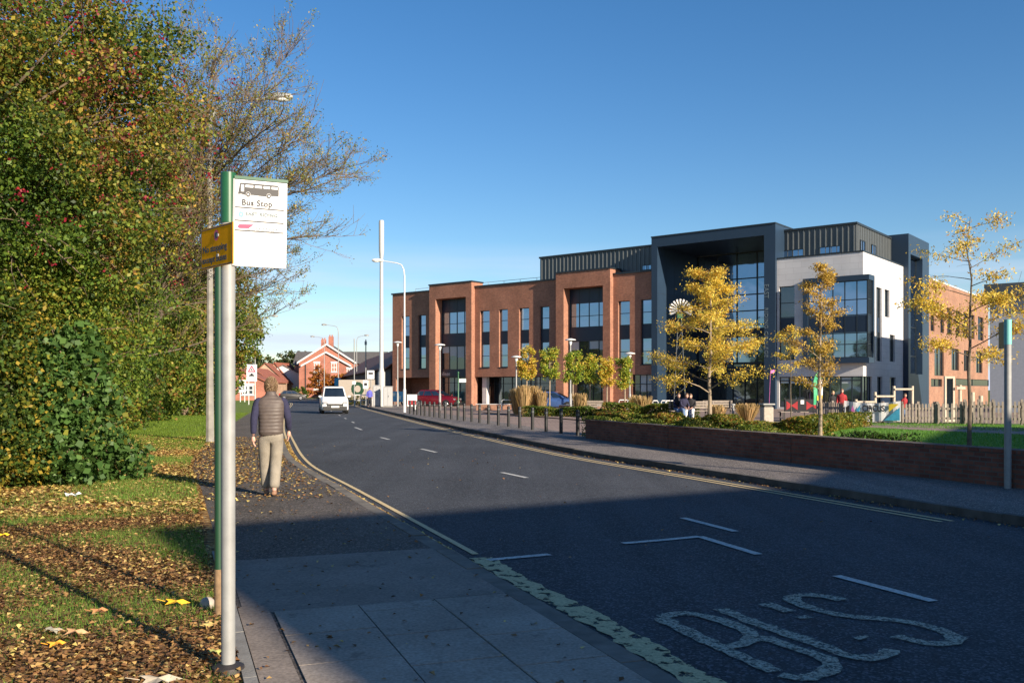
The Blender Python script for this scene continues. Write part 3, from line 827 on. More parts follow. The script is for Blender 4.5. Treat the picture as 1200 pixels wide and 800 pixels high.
# --- pleached row in the plaza
row = [(617, 405, 446, 25, 0, 62.5, 'leftmost, orange-yellow, of the box-clipped trees on thin stems'), (644, 407, 444, 27, 2, 64, 'light green box-clipped tree second from the left of the row'),
       (671, 409, 452, 24, 2.6, 57, 'tallest green box-clipped tree in the middle of the row'), (691, 413, 452, 21, .7, 60, 'yellow-gold box-clipped tree just right of the tallest green one'),
       (711, 417, 454, 19, .2, 62, 'slim dull gold box-clipped tree second from the right'), (732, 420, 456, 23, 1.2, 58, 'bright lemon box-clipped tree at the right end of the row')]
for i, (px, y0, y1, wpx, gr, Y, lab) in enumerate(row):
    p = P(px, Y); zt = CAMZ + (456 - y0) * Y / F; zb = CAMZ + (456 - y1) * Y / F; hw = wpx * Y / F / 2 * .80
    root = thing('clipped_tree', lab, 'tree', (p.x, Y, .1), 0, 'row of box-clipped trees in the plaza')
    mb = MB(); mb.tube([(0, 0, 0), (.02, 0, zb), (0, .02, zt - .3)], [.06, .045, .015], 7)
    rng = random.Random(i)
    for k in range(22):
        z = rng.uniform(zb, zt - .3); mb.tube([(0, 0, z), (rng.uniform(-hw, hw) * .9, rng.uniform(-hw, hw) * .9, z + rng.uniform(0, .3))], [.014, .004], 4, False)
    mb.build('trunk', M['barkpale'], root)
    n = 3000
    nc = 46; cc = rs.uniform(-1, 1, (nc, 3)); cc *= (1 - .10 * rs.uniform(0, 1, (nc, 1))); ln_ = (np.abs(cc) ** 4).sum(1) ** .25; cc /= np.maximum(ln_, 1)[:, None]
    cc *= np.array([hw * .92, hw * .75, (zt - zb) / 2 * .9]) * rs.uniform(.9, 1.16, (nc, 1)); cc[:, 2] += (zt + zb) / 2 - .1
    q = rs.normal(0, 1, (n, 3)); q /= np.linalg.norm(q, axis=1)[:, None]; Pp = cc[rs.randint(0, nc, n)] + q * (rs.uniform(0, 1, n) ** .5)[:, None] * rs.uniform(.15, .33, n)[:, None]
    cols = palette(n, [(.16, .24, .03), (.26, .32, .04), (.50, .42, .06), (.58, .38, .06), (.42, .24, .05)], [.4 + gr * 2, .4 + gr * 2, 2, 2.4 if gr < .5 else .6, .6 if gr < .5 else .1], Pp, .3)
    leaf_mesh('crown', Pp, .115, cols, M['leaf'], root, .7)

# --- hedges in the plaza
def hedge_box(label, pts, wd, z0, z1, n, leaf, pal, wts, name='low_hedge', group='low hedges of the plaza', cat='hedge'):
    root = thing(name, label, cat, (pts[0][0], pts[0][1], z0), 0, group)
    pts = [Vector(p) for p in pts]; o = pts[0]
    L = [(pts[i + 1] - pts[i]).length for i in range(len(pts) - 1)]; tot = sum(L)
    s = rs.uniform(0, tot, n); out = np.zeros((n, 3)); acc = 0
    for i, l in enumerate(L):
        m = (s >= acc) & (s <= acc + l); f = (s[m] - acc) / l
        d = (pts[i + 1] - pts[i]).normalized(); nn = Vector((d.y, -d.x))
        u = rs.uniform(-1, 1, m.sum()); v = rs.uniform(0, 1, m.sum())
        e = rs.uniform(0, 1, m.sum()); u = np.where(e < .35, np.sign(u) * rs.uniform(.85, 1.05, m.sum()), u); v = np.where(e > .6, rs.uniform(.85, 1.04, m.sum()), v)
        lump = 1 + .12 * np.sin(s[m] * 2.3) + .08 * np.sin(s[m] * 5.1 + 1)
        out[m, 0] = pts[i].x - o.x + d.x * l * f + nn.x * u * wd / 2 * lump; out[m, 1] = pts[i].y - o.y + d.y * l * f + nn.y * u * wd / 2 * lump; out[m, 2] = v * (z1 - z0) * lump
        acc += l
    mb = MB()
    for i in range(len(pts) - 1):
        k = int(L[i] / .35) + 1
        for j in range(k):
            q = pts[i].lerp(pts[i + 1], (j + .5) / k) - o
            for m_ in range(3): mb.tube([(q.x, q.y, -.02), (q.x + random.uniform(-.15, .15), q.y + random.uniform(-.12, .12), (z1 - z0) * .85)], [.014, .005], 4, False)
    mb.tube([tuple(q - o) + (-.01,) for q in pts], .03, 6)
    mb.build('stems', M['twig'], root, fix=False)
    leaf_mesh('foliage', out, leaf, palette(n, pal, wts, out, .45, .3, 2.2), M['leaf'], root, .6, updir=.4)
    return root
HP = [(.05, .085, .015), (.09, .13, .02), (.16, .18, .025), (.28, .2, .04), (.24, .11, .03)]
hedge_box('long low green and bronze hedge running behind the brick wall', [(3.1, 31.2), (4.6, 28.2), (6.3, 24.8), (8.1, 23.4)], .8, .15, .80, 26000, .075, HP, [2, 3, 3, 2.4, 1.2])
hedge_box('low golden green hedge edging the lawn, left of the circus banner', [(8.4, 26.2), (9.6, 29.5), (11.3, 32.6), (13.8, 36.2)], .8, .15, .66, 20000, .08, HP, [2, 3, 4, 2.4, .6])
hedge_box('mixed planting strip right behind the wall coping by the last bollard', [(2.6, 29.6), (4.0, 25.6), (6.1, 20.4)], .7, .15, .70, 14000, .07, [(.08, .12, .02), (.16, .19, .03), (.25, .2, .05)], [3, 3, 1.4])
hedge_box('dark green hedge under the clipped trees beyond the bollards', [(.8, 52), (3.2, 50.6), (5.0, 49.4)], .9, .1, .62, 9000, .10, HP, [4, 3, 1.4, .6, .2])
hedge_box('grey-green hedge beside the bench under the rightmost clipped trees', [(4.9, 48), (7.5, 47), (9.3, 46)], 1.3, .1, .85, 12000, .10, HP, [3, 3.4, 2.4, .8, .2])
# dark sprigs on the lawn behind the wall
for i, (px, Y, h) in enumerate([(985, 20.6, .42), (1000, 20.2, .5), (1016, 20.0, .52), (1032, 19.8, .48), (1046, 19.6, .42), (1062, 19.4, .5), (1105, 18.4, .3), (1125, 18.2, .28)]):
    p = P(px, Y); root = thing('laurel_sprig', ['dark leafy plant above the brick wall coping, in the row right of the narrow tree', 'low dark leafy plant behind the wall beside the rightmost tree'][i > 5], 'plant', (p.x, Y, .18), 0, 'dark leafy plants behind the wall')
    mb = MB()
    for k in range(7): mb.tube([(0, 0, 0), (random.uniform(-.22, .22), random.uniform(-.15, .15), h * random.uniform(.8, 1.15))], [.008, .003], 4, False)
    mb.build('stems', M['twig'], root, fix=False)
    n = 260; Pp = rs.uniform(-1, 1, (n, 3)) * np.array([.26, .16, h * .45]); Pp[:, 2] += h * .62
    leaf_mesh('foliage', Pp, .1, palette(n, GREENS, [3, 3, 1, .3]), M['leaf'], root, .35)
# ornamental grasses
def grass_clump(label, x, y, h, r, n, pal, name='ornamental_grass', group='tan ornamental grasses in the plaza'):
    root = thing(name, label, 'grass clump', (x, y, .1), 0, group)
    a = rs.uniform(0, 6.28, n); rr = rs.uniform(0, 1, n) ** .5 * r
    hh = h * rs.uniform(.55, 1.05, n)
    b = np.stack([np.cos(a) * rr * .4, np.sin(a) * rr * .4, np.zeros(n)], 1)
    t_ = np.stack([np.cos(a) * rr * 1.1 + rs.normal(0, .05, n), np.sin(a) * rr * 1.1, hh], 1)
    wv = np.stack([-np.sin(a), np.cos(a), np.zeros(n)], 1) * .012
    me = bpy.data.meshes.new('blades')
    V = np.stack([b - wv, b + wv, t_ + wv * 1.6, t_ - wv * 1.6], 1).reshape(-1, 3)
    me.from_pydata(V.tolist(), [], [(4 * i, 4 * i + 1, 4 * i + 2, 4 * i + 3) for i in range(n)])
    ca = me.color_attributes.new('Col', 'FLOAT_COLOR', 'POINT'); C = np.ones((n, 4, 4), np.float32); C[:, :, :3] = palette(n, pal, [1] * len(pal))[:, None, :]
    ca.data.foreach_set('color', C.ravel()); me.materials.append(M['leaf'])
    link(bpy.data.objects.new('blades', me), root)
TAN = [(.48, .33, .17), (.40, .27, .13), (.30, .22, .10)]
for lab, px, Y, h, r in (('tall tan feathery grass at the left end of the planting bed', 606, 55, 1.55, .5), ('tall tan grass clump below the orange-yellow clipped tree', 614, 54, 1.75, .5), ('tan grass clump between the first two clipped trees', 626, 54.5, 1.7, .45), ('shorter tan grass clump beside the blue car', 634, 54, 1.4, .35),
                        ('tan grass clump below the tallest green clipped tree', 680, 51, 1.3, .4), ('dry grass mound behind the bench by the rightmost clipped tree', 750, 48.5, 1.2, .7), ('dry grass tuft just left of the litter bin', 876, 44, .85, .6), ('dry grass tuft right of the two sitting friends and the tree stem', 840, 43, .8, .45)):
    grass_clump(lab, P(px, Y).x, Y, h, r, 420, TAN)

# ------------------------------------------------------------------ leaf litter and grass blades on the verge
def road_pts(n, o0, o1, y0, y1, pw=1.0):
    y = y0 + (y1 - y0) * rs.uniform(0, 1, n) ** pw; o = rs.uniform(o0, o1, n)
    x, yy = RO(o, y); return np.stack([x, yy, np.zeros(n)], 1), o, y
LIT = [(.25, .125, .055), (.38, .21, .08), (.52, .33, .12), (.62, .47, .17), (.13, .07, .035), (.70, .53, .16)]
def vnoise(Pp, f, ph):
    return (np.sin(Pp[:, 0] * f + ph + 2 * np.sin(Pp[:, 1] * f * .7)) + np.sin(Pp[:, 1] * f * 1.3 + ph * 2 + 1.5 * np.sin(Pp[:, 0] * f * .9))) / 2
Pl, o_, y_ = road_pts(78000, -2.46, -6.6, 3.2, 13, 1.25)
keep = (vnoise(Pl, 2.1, 1) + rs.uniform(-.9, .9, len(Pl))) < .22
Pl = Pl[keep]; Pl[:, 2] = .105 + rs.uniform(0, .03, len(Pl))
tag(leaf_mesh('fallen_leaves', Pl, .033, palette(len(Pl), LIT, [4, 4, 2.6, 1.2, 4, .4], Pl, .2), M['litter'], None, .7, True, .35, .5), kind='stuff')
Pl, o_, y_ = road_pts(52000, -2.40, -8.0, 12.5, 32, 1.2)
keep = (vnoise(Pl, 1.1, 3) + rs.uniform(-1, 1, len(Pl))) < .15 - (Pl[:, 1] - 25).clip(0) * .12; Pl = Pl[keep]; Pl[:, 2] = .105 + rs.uniform(0, .02, len(Pl))
tag(leaf_mesh('fallen_leaves', Pl, .06, palette(len(Pl), LIT, [1.5, 2.5, 3, 4, 1, 3.5], Pl, .2), M['litter'], None, .7, True, .3, .5), kind='stuff')
# over the far part of the footpath, in the gutter and loose on path and road
Pl, o_, y_ = road_pts(11000, -2.42, -.45, 13.2, 30)
keep = rs.uniform(0, 1, len(Pl)) < np.where(y_ > 15.5, .95 - .28 * (o_ + 2.42), .22) * np.where(y_ > 25, .5, 1); Pl = Pl[keep]; Pl[:, 2] = .103 + rs.uniform(0, .01, len(Pl))
tag(leaf_mesh('fallen_leaves', Pl, .05, palette(len(Pl), LIT, [3, 4, 4, 3, 2, 1.5]), M['litter'], None, .7, True, .3, .5), kind='stuff')
Pl, o_, y_ = road_pts(4200, -.29, -.13, 8, 30, .9); Pl[:, 2] = .012
tag(leaf_mesh('fallen_leaves', Pl, .05, palette(len(Pl), LIT, [2, 3, 4, 4, 1, 3]), M['litter'], None, .7, True, .3, .5), kind='stuff')
Pl, o_, y_ = road_pts(420, -2.4, -.45, 4, 15); Pl[:, 2] = .115
tag(leaf_mesh('fallen_leaves', Pl, .035, palette(len(Pl), LIT, [4, 3, 1, 1, 5, .3]), M['litter'], None, .7, True, .3, .5), kind='stuff')
Pl, o_, y_ = road_pts(500, 0, 6.7, 8, 32); Pl = Pl[rs.uniform(0, 1, len(Pl)) < .25]; Pl[:, 2] = .015
tag(leaf_mesh('fallen_leaves', Pl, .045, palette(len(Pl), LIT, [4, 3, 1, 1, 2, .3]), M['litter'], None, .7, True, .3, .5), kind='stuff')
# edge litter against the right kerb
Pl, o_, y_ = road_pts(2200, 6.55, 6.8, 8, 60); Pl[:, 2] = .012
tag(leaf_mesh('fallen_leaves', Pl, .04, palette(len(Pl), LIT, [4, 3, 1, 1, 5, .3]), M['litter'], None, .7, True, .3, .5), kind='stuff')
# single big leaves
for i, (px, py, s, c, rz, lab) in enumerate([(206, 706, .16, (.75, .42, .02), .3, 'big bright yellow maple leaf lying on the grass by the poles'), (65, 755, .11, (.7, .33, .03), 1, 'big orange leaf lying on the litter at the lower left'), (62, 739, .15, (.46, .42, .3), 2, 'big pale dry leaf lying beside the orange one'),
        (88, 741, .13, (.5, .28, .14), .2, 'big salmon-brown leaf lying just right of the pale one'), (244, 733, .12, (.6, .42, .14), 1.4, 'buff curled leaf lying at the foot of the green post'), (185, 797, .2, (.42, .36, .27), .5, 'large pale grey leaf at the bottom edge of the grass'), (115, 716, .12, (.45, .2, .08), .9, 'big rust-brown leaf lying in the grass between the shadows'), (3, 627, .13, (.8, .5, .02), .9, 'yellow leaf lying at the left edge below the bramble'),
        (252, 765, .1, (.42, .42, .12), 2.1, 'yellow-green leaf lying left of the grey pole base')]):
    p = G(px, py, .13)
    mb = MB(); k = 14; vs = [(0, 0, .012)]
    for j in range(k):
        a = 2 * PI * j / k; r = s / 2 * (1 if j % 2 == 0 else .6) * (1.25 if j == 0 else 1)
        vs.append((r * math.cos(a), r * math.sin(a) * .8, .014 * math.sin(3 * a) + .006 * (j % 2)))
    mb.add(vs, [(0, 1 + j, 1 + (j + 1) % k) for j in range(k)])
    mb.tube([(-s * .45, 0, .004), (-s * .8, .01, .015)], [.0025, .002], 4)
    o = mb.build('maple_leaf', plain('big_leaf_%d' % i, c, .6, var=.25, scale=30), None, loc=(p.x, p.y, .135), rot=(.12, .1, rz), fix=False)
    tag(o, lab, 'leaf', 'large fallen leaves on the verge')
def blades(n, o0, o1, y0, y1, h, wd, pal, wts, thr, ph, f=2.1, pw=1.2, pts=None, z=.098):
    Pl = road_pts(n, o0, o1, y0, y1, pw)[0] if pts is None else pts
    keep = (vnoise(Pl, f, ph) + rs.uniform(-.6, .6, len(Pl))) > thr; Pl = Pl[keep]; n = len(Pl); Pl[:, 2] = z
    a = rs.uniform(0, 6.28, n); hh = h * rs.uniform(.4, 1.2, n)
    t_ = Pl + np.stack([rs.normal(0, .4, n) * hh, rs.normal(0, .4, n) * hh, hh], 1)
    wv = np.stack([np.cos(a), np.sin(a), np.zeros(n)], 1) * wd / 2
    V = np.stack([Pl - wv, Pl + wv, t_], 1).reshape(-1, 3).astype(np.float32)
    me = bpy.data.meshes.new('grass_blades'); me.vertices.add(3 * n); me.vertices.foreach_set('co', V.ravel())
    me.loops.add(3 * n); me.loops.foreach_set('vertex_index', np.arange(3 * n, dtype=np.int32))
    me.polygons.add(n); me.polygons.foreach_set('loop_start', np.arange(0, 3 * n, 3, dtype=np.int32)); me.polygons.foreach_set('loop_total', np.full(n, 3, dtype=np.int32))
    ca = me.color_attributes.new('Col', 'FLOAT_COLOR', 'POINT'); C = np.ones((n, 3, 4), np.float32); C[:, :, :3] = palette(n, pal, wts)[:, None, :]
    ca.data.foreach_set('color', C.ravel()); me.materials.append(M['blade']); me.update(calc_edges=True)
    tag(link(bpy.data.objects.new('grass_blades', me)), kind='stuff')
GB = [(.07, .15, .02), (.12, .23, .03), (.19, .28, .05), (.32, .3, .1)]
blades(120000, -2.5, -6.8, 3.4, 13, .055, .005, GB, [3, 4, 2, .6], .0, 1.0)
blades(90000, -2.45, -8.0, 12.5, 26, .06, .009, GB, [2, 4, 3, 1], .0, 3.0, 1.1)
blades(50000, -2.5, -9.0, 25, 60, .07, .022, [(.09, .16, .015), (.13, .2, .02), (.16, .22, .03)], [1, 1, 1], -.9, 3.0, 1.1)

Ll = np.stack([rs.uniform(5, 20, 70000), rs.uniform(14, 40, 70000), np.zeros(70000)], 1)
wx_ = np.interp(Ll[:, 1], [14.2, 19.3, 24, 29], [8.6, 6.5, 4.8, 3.0]); ok = Ll[:, 0] > wx_ + .3
up_ = np.interp(Ll[:, 0], [10.5, 13.2, 14.8, 17], [37, 35.3, 31.7, 28.0]); ok &= (Ll[:, 1] < up_) | (Ll[:, 1] > up_ + 3.2)
blades(0, 0, 0, 0, 0, .07, .016, [(.07, .17, .02), (.10, .23, .03), (.15, .28, .05)], [1, 1, 1], -9, 1, pts=Ll[ok], z=.195)

# ------------------------------------------------------------------ the college building
AX, AY = 11.8, 76.3
ROTZ = -math.atan2(.618, .786)
def fu(px, n=0.0):
    k = (px - 600) / F
    return (k * (AY + .786 * n) - AX - .618 * n) / (.786 + .618 * k)
def fn(px, u):
    k = (px - 600) / F
    return (k * (AY - .618 * u) - AX - .786 * u) / (.618 - .786 * k)
def fzz(py, u, n=0.0):
    return CAMZ + (456 - py) * (AY - .618 * u + .786 * n) / F

def wall_holes(mb, x0, x1, z0, z1, holes, y0, y1, axis='y'):
    xs = sorted(set([x0, x1] + [h[i] for h in holes for i in (0, 1) if x0 < h[i] < x1]))
    zs = sorted(set([z0, z1] + [h[i] for h in holes for i in (2, 3) if z0 < h[i] < z1]))
    def solid(i, j):
        if not (0 <= i < len(xs) - 1 and 0 <= j < len(zs) - 1): return False
        cx = (xs[i] + xs[i + 1]) / 2; cz = (zs[j] + zs[j + 1]) / 2
        return not any(h[0] < cx < h[1] and h[2] < cz < h[3] for h in holes)
    def pt(x, y, z): return (x, y, z) if axis == 'y' else (y, x, z)
    for i in range(len(xs) - 1):
        for j in range(len(zs) - 1):
            if not solid(i, j): continue
            a, b, c, d = xs[i], xs[i + 1], zs[j], zs[j + 1]
            mb.quad(pt(a, y0, c), pt(b, y0, c), pt(b, y0, d), pt(a, y0, d))
            mb.quad(pt(a, y1, c), pt(a, y1, d), pt(b, y1, d), pt(b, y1, c))
            if not solid(i - 1, j): mb.quad(pt(a, y0, c), pt(a, y0, d), pt(a, y1, d), pt(a, y1, c))
            if not solid(i + 1, j): mb.quad(pt(b, y0, c), pt(b, y1, c), pt(b, y1, d), pt(b, y0, d))
            if not solid(i, j - 1): mb.quad(pt(a, y0, c), pt(a, y1, c), pt(b, y1, c), pt(b, y0, c))
            if not solid(i, j + 1): mb.quad(pt(a, y0, d), pt(b, y0, d), pt(b, y1, d), pt(a, y1, d))

def window(parent, x0, x1, z0, z1, y, vs=(), hs=(), panels=(), axis='y', gm='glass', fw=.05, depth=.1, name='window', blinds=0.0, fm='frame', dr=1):
    """frame in plane y (outer face), mullions at fractions vs, transoms at heights hs, opaque panels (za,zb)"""
    def bx(mb, a, b, c, d, ya, yb):
        if axis == 'y': mb.box(a, b, min(ya, yb), max(ya, yb), c, d)
        else: mb.box(min(ya, yb), max(ya, yb), a, b, c, d)
    fr = MB(); yb = y + depth * dr
    bx(fr, x0, x0 + fw, z0, z1, y, yb); bx(fr, x1 - fw, x1, z0, z1, y, yb)
    bx(fr, x0 + fw, x1 - fw, z0, z0 + fw, y, yb); bx(fr, x0 + fw, x1 - fw, z1 - fw, z1, y, yb)
    for v in vs:
        c = x0 + (x1 - x0) * v; bx(fr, c - fw * .5, c + fw * .5, z0 + fw, z1 - fw, y + .004 * dr, yb)
    for h in hs: bx(fr, x0 + fw, x1 - fw, h - fw * .5, h + fw * .5, y + .008 * dr, yb - .002 * dr)
    o = fr.build(name, M[fm], parent)
    g = MB(); bx(g, x0 + fw * .5, x1 - fw * .5, z0 + fw * .5, z1 - fw * .5, y + depth * .55 * dr, y + depth * .8 * dr)
    g.build('pane', M[gm], o)
    for (za, zb) in panels:
        p = MB(); bx(p, x0 + fw, x1 - fw, za, zb, y + .02 * dr, y + depth * .5 * dr); p.build('panel', M['navy'], o)
    if blinds > 0:
        zt = z1 - fw; n = max(1, len(vs) + 1)
        for i in range(n):
            if random.random() < .75:
                p = MB(); a = x0 + (x1 - x0) * i / n + fw; b = x0 + (x1 - x0) * (i + 1) / n - fw
                bx(p, a, b, zt - (z1 - z0) * blinds * random.uniform(.5, 1), zt, y + depth * .46 * dr, y + depth * .52 * dr)
                p.build('blind', M['blind'], o)
    return o

B = thing('college_building', 'long three-storey red brick college with a dark blue portal and a white corner block', 'building', (AX, AY, 0), ROTZ)
TOP = 11.5
ul = fu(460); b1a, b1b = fu(503, -.5), fu(552.5, -.5); b2a, b2b = fu(651.4, -.5), fu(715, -.5)
o1a, o1b = fu(510.4, -.5), fu(545.8, -.5); o2a, o2b = fu(660.5, -.5), fu(706.5, -.5)
WZ0, WZ1, PZ0, PZ1 = 3.75, 9.2, 5.95, 7.15
wins = [(fu(470.7), fu(479.8)), (fu(490), fu(499)), (fu(562.6), fu(573.7)), (fu(584.8), fu(595)), (fu(608.3), fu(620)), (fu(632.4), fu(643.6)), (fu(724.3), fu(738)), (fu(750.5), fu(764))]
wins = [(a, min(b, -.06)) for a, b in wins]
holes = [(a, b, WZ0, WZ1) for a, b in wins]
holes += [(ul + .5, b1a - .02, -1, 2.85), (b1b + .02, b2a - .02, -1, 2.85), (b2b + 1.9, -.1, .05, 2.9), (b1a + .3, b1b - .3, -1, 10.6), (b2a + .3, b2b - .3, -1, 10.6)]
mb = MB(); wall_holes(mb, ul, -.02, .0, TOP, holes, 0, .35)
mb.box(ul, ul + .35, .35, 16, 0, TOP); mb.box(ul + .35, -.02, 15.6, 16, 0, TOP)
wl = mb.build('wall', M['brickmain'], B)
mb = MB(); mb.box(ul + .35, -.02, .352, 15.6, TOP - .6, TOP - .3); mb.build('roof', M['rooftile'], B)
for a_, b_, c_, d_ in ((ul - .12, b1a - .003, -.1, .45), (b1b + .003, b2a - .003, -.1, .45), (b2b + .003, -.02, -.1, .45), (ul - .12, ul + .45, .452, 16)):
    mb = MB(); mb.box(a_, b_, c_, d_, TOP, TOP + .14); mb.build('coping', M['frame'], B)
for a, b in wins:
    window(B, a, b, WZ0, WZ1, .2, (), (8.15, 4.85, PZ0, PZ1), ((PZ0, PZ1),), gm='glass_blue', blinds=0.0)
    s = MB(); s.box(a - .03, b + .03, -.04, .3, WZ0 - .08, WZ0 - .002); s.build('sill', M['frame'], B)
for (a, b, oa, ob, lab) in ((b1a, b1b, o1a, o1b, 1), (b2a, b2b, o2a, o2b, 2)):
    mb = MB(); wall_holes(mb, a, b, 0, 12.0, [(oa, ob, -1, 10.62)], -.5, -.003)
    # brick reveals running back to the glazing
    mb.box(oa - .32, oa - .003, -.001, 1.0, 0, 10.6); mb.box(ob + .003, ob + .32, -.001, 1.0, 0, 10.6)
    mb.box(a, a + .3, -.001, 1.2, TOP + .15, 12.0); mb.box(b - .3, b, -.001, 1.2, TOP + .15, 12.0)
    mb.build('brick_bay', M['brickmain'], B)
    mb = MB(); mb.box(a - .07, b + .07, -.57, 1.25, 12.0, 12.13); mb.build('coping', M['frame'], B)
    window(B, oa, ob, 7.15, 10.6, .45, (.25, .5, .75), (9.3, 8.15), ((9.3, 10.55),), gm='glass_blue')
    mb = MB(); mb.box(oa, ob, .43, .7, 5.95, 7.148); mb.build('panel', M['navy'], B)
    window(B, oa, ob, 3.6, 5.948, .45, (.25, .5, .75), (), (), gm='glass_dark', blinds=.5)
    mb = MB(); mb.box(oa, ob, .40, .7, 2.85, 3.598); mb.build('fascia_panel', M['navy'], B)
    window(B, oa, ob, .02, 2.848, .5, (.2, .4, .6, .8), (2.3,), (), gm='glass_dark')
def text_obj(s, size, mat, parent, loc, rot=(PI / 2, 0, 0), name='lettering', align='LEFT', extrude=.002, xs=1.0, sp=1.0, shear=0, bold=0.0):
    cu = bpy.data.curves.new(name, 'FONT'); cu.body = s; cu.size = size; cu.align_x = align; cu.extrude = extrude; cu.space_character = sp; cu.shear = shear
    cu.resolution_u = 4; cu.offset = bold
    tmp = bpy.data.objects.new('tmp', cu); COL.objects.link(tmp)
    dg = bpy.context.evaluated_depsgraph_get(); me = bpy.data.meshes.new_from_object(tmp.evaluated_get(dg))
    bpy.data.objects.remove(tmp)
    me.materials.clear(); me.materials.append(mat)
    o = bpy.data.objects.new(name, me); link(o, parent); o.location = loc; o.rotation_euler = rot; o.scale = (xs, 1, 1)
    return o
text_obj('College', .55, M['white_metal'], B, (fu(513, .4), .375, 3.02))
# undercroft walls
mb = MB(); mb.box(ul + .36, b1a + .25, 2.4, 2.7, 0, 2.84); mb.box(b1a - .1, b1a + .25, .36, 2.4, 0, 2.84); mb.build('wall', M['brickmain'], B)
mb = MB(); mb.box(ul + .36, -.02, .353, 4, 2.852, 3.0); mb.build('soffit', M['frame'], B)
window(B, b1b + .02, b2a - .02, .02, 2.845, 1.6, [i / 9 for i in range(1, 9)], (2.2,), (), gm='glass_dark')
mb = MB(); mb.box(fu(566, .6), fu(571, .6), .5, .9, .02, 2.845); mb.build('column', M['cladding'], B)
window(B, b2b + 1.9, -.1, .05, 2.9, .2, (.33, .66), (2.1,), (), gm='glass_dark', blinds=.5)
# penthouse with standing seams
def seam_box(x0, x1, y0, y1, z0, z1, front=True, side=False, step=.42):
    mb = MB(); mb.box(x0, x1, y0, y1, z0, z1); o = mb.build('penthouse', M['seam'], B)
    r = MB()
    x = x0 + .2
    while front and x < x1: r.box(x - .03, x + .03, y0 - .05, y0 - .001, z0, z1 - .02); x += step
    y = y0 + .2
    while side and y < y1: r.box(x1 + .001, x1 + .05, y - .03, y + .03, z0, z1 - .02); y += step
    r.build('seam_ribs', M['seamlight'], o)
    c = MB(); c.box(x0 - .08, x1 + .09, y0 - .1, y1, z1 + .001, z1 + .16); c.build('roof_edge', M['frame'], o)
    return o
pl_ = fu(633, 1.5)
p1 = seam_box(pl_, -.05, 1.5, 12, TOP - .25, 13.85)
for a, b, za, zb in ((719.7, 728, 320.7, 315), (752.7, 764, 317, 311)):
    ua, ub = fu(a, 1.5), fu(b, 1.5); window(B, ua, ub, fzz(za, ua, 1.5), fzz(zb, ua, 1.5), 1.42, (.5,), (), (), gm='glass_blue', depth=.07)
ur = fu(1003.4, 1.5)
p2 = seam_box(fu(908, 1.5), ur, 1.5, 10.2, TOP + .1, 13.85, True, True)
for a, b, zt in ((916, 942, 295), (960, 985, 291)):
    ua, ub = fu(a, 1.5), fu(b, 1.5); window(B, ua, ub, TOP + .35, fzz(zt - 1, ua, 1.5), 1.42, (.5,), (), (), gm='glass_blue', depth=.07)
for na, nb in ((2.3, 3.4), (5.0, 6.2)): window(B, na, nb, TOP + .5, TOP + 1.3, ur + .08, (.5,), (), (), axis='x', gm='glass_blue', depth=.07, dr=-1)
# portal
pa, pb = 0.0, fu(908.6, -.3)
PT = 14.25
mb = MB()
mb.box(pa, pa + .55, -.3, 7.4, 0, PT); mb.box(pb - .9, pb, -.3, 7.4, 0, PT); mb.box(pa + .55, pb - .9, -.3, 7.4, PT - .8, PT)
mb.build('portal_frame', M['navylight'], B)
mb = MB()
for z in (3.2, 6.4, 9.6, 12.8):
    mb.box(pa + .551, pa + .556, -.25, 7, z, z + .03)
for y in (1.2, 2.7, 4.2, 5.7): mb.box(pa + .551, pa + .557, y, y + .03, 0, PT - .8)
mb.build('cladding_joints', M['frame'], B)
mb = MB(); mb.box(pa - .03, pb + .03, -.36, 7.45, PT + .001, PT + .1); mb.build('roof_edge', M['frame'], B)
mb = MB(); mb.box(pa + .55, fu(818, 7), 6.99, 7.3, 0, PT - .81); mb.build('wall', M['navy'], B)
gl, gr_ = fu(818, 7), pb - .92
window(B, gl, gr_, 3.9, PT - .82, 7.0, (.2, .4, .6, .8), (6.2, 7.2, 8.4, 9.8, 11.2), ((6.25, 6.9),), gm='glass_blue', fw=.09, depth=.16)
window(B, gl, gr_, .02, 3.898, 7.0, (.12, .24, .36, .48, .6, .72, .84), (2.5,), (), gm='glass_dark', fw=.08, depth=.16)
mb = MB(); mb.box(gl, gr_, 6.3, 6.99, 3.2, 3.6); mb.build('entrance_canopy', M['navy'], B)
text_obj('EAST', .5, M['inkgrey'], B, (pb - .88, -.31, 9.7), (PI / 2, PI / 2, 0), 'lettering', 'LEFT', .01)
text_obj('RIDING COLLEGE', .40, M['inkgrey'], B, (pb - .86, -.31, 7.9), (PI / 2, PI / 2, 0), 'lettering', 'LEFT', .01, 1.1, 1.12)
# white block
w0, w1 = pb + .002, 17.13
sideN = 10.27
og0, og1 = fu(913), fu(931); wzt, wzb = fzz(336, og0), fzz(422, og0)
or0, or1 = fu(940.7, -.6), w1 + .6; orz1, orz0 = fzz(326.5, 14), fzz(426, 14); orn = fn(1025, w1 + .6)
gz1 = fzz(441, 14)
gu0 = fu(913)
mb = MB(); wall_holes(mb, w0, w1, 0, TOP + .05, [(og0, og1, wzb, wzt), (or0 + .3, w1 + 5, orz0 + .3, orz1 - .3), (gu0, w1 + 5, .3, gz1)], 0, .35)
sw = [(fn(1026.8, w1), fn(1033.3, w1), 3.75, 9.3), (fn(1036.6, w1), fn(1042.4, w1), 7.2, 9.3), (fn(1042.6, w1), fn(1048.6, w1), 3.8, 5.9), (fn(1028, w1), fn(1034, w1), .4, gz1), (fn(1043, w1), fn(1049.6, w1), .4, gz1)]
wall_holes(mb, .36, sideN, 0, TOP + .05, sw + [(-1, orn - .3, orz0 + .3, orz1 - .3), (-1, fn(1022, w1), .3, gz1)], w1, w1 - .35, axis='x')
mb.build('cladding_wall', M['cladding'], B)
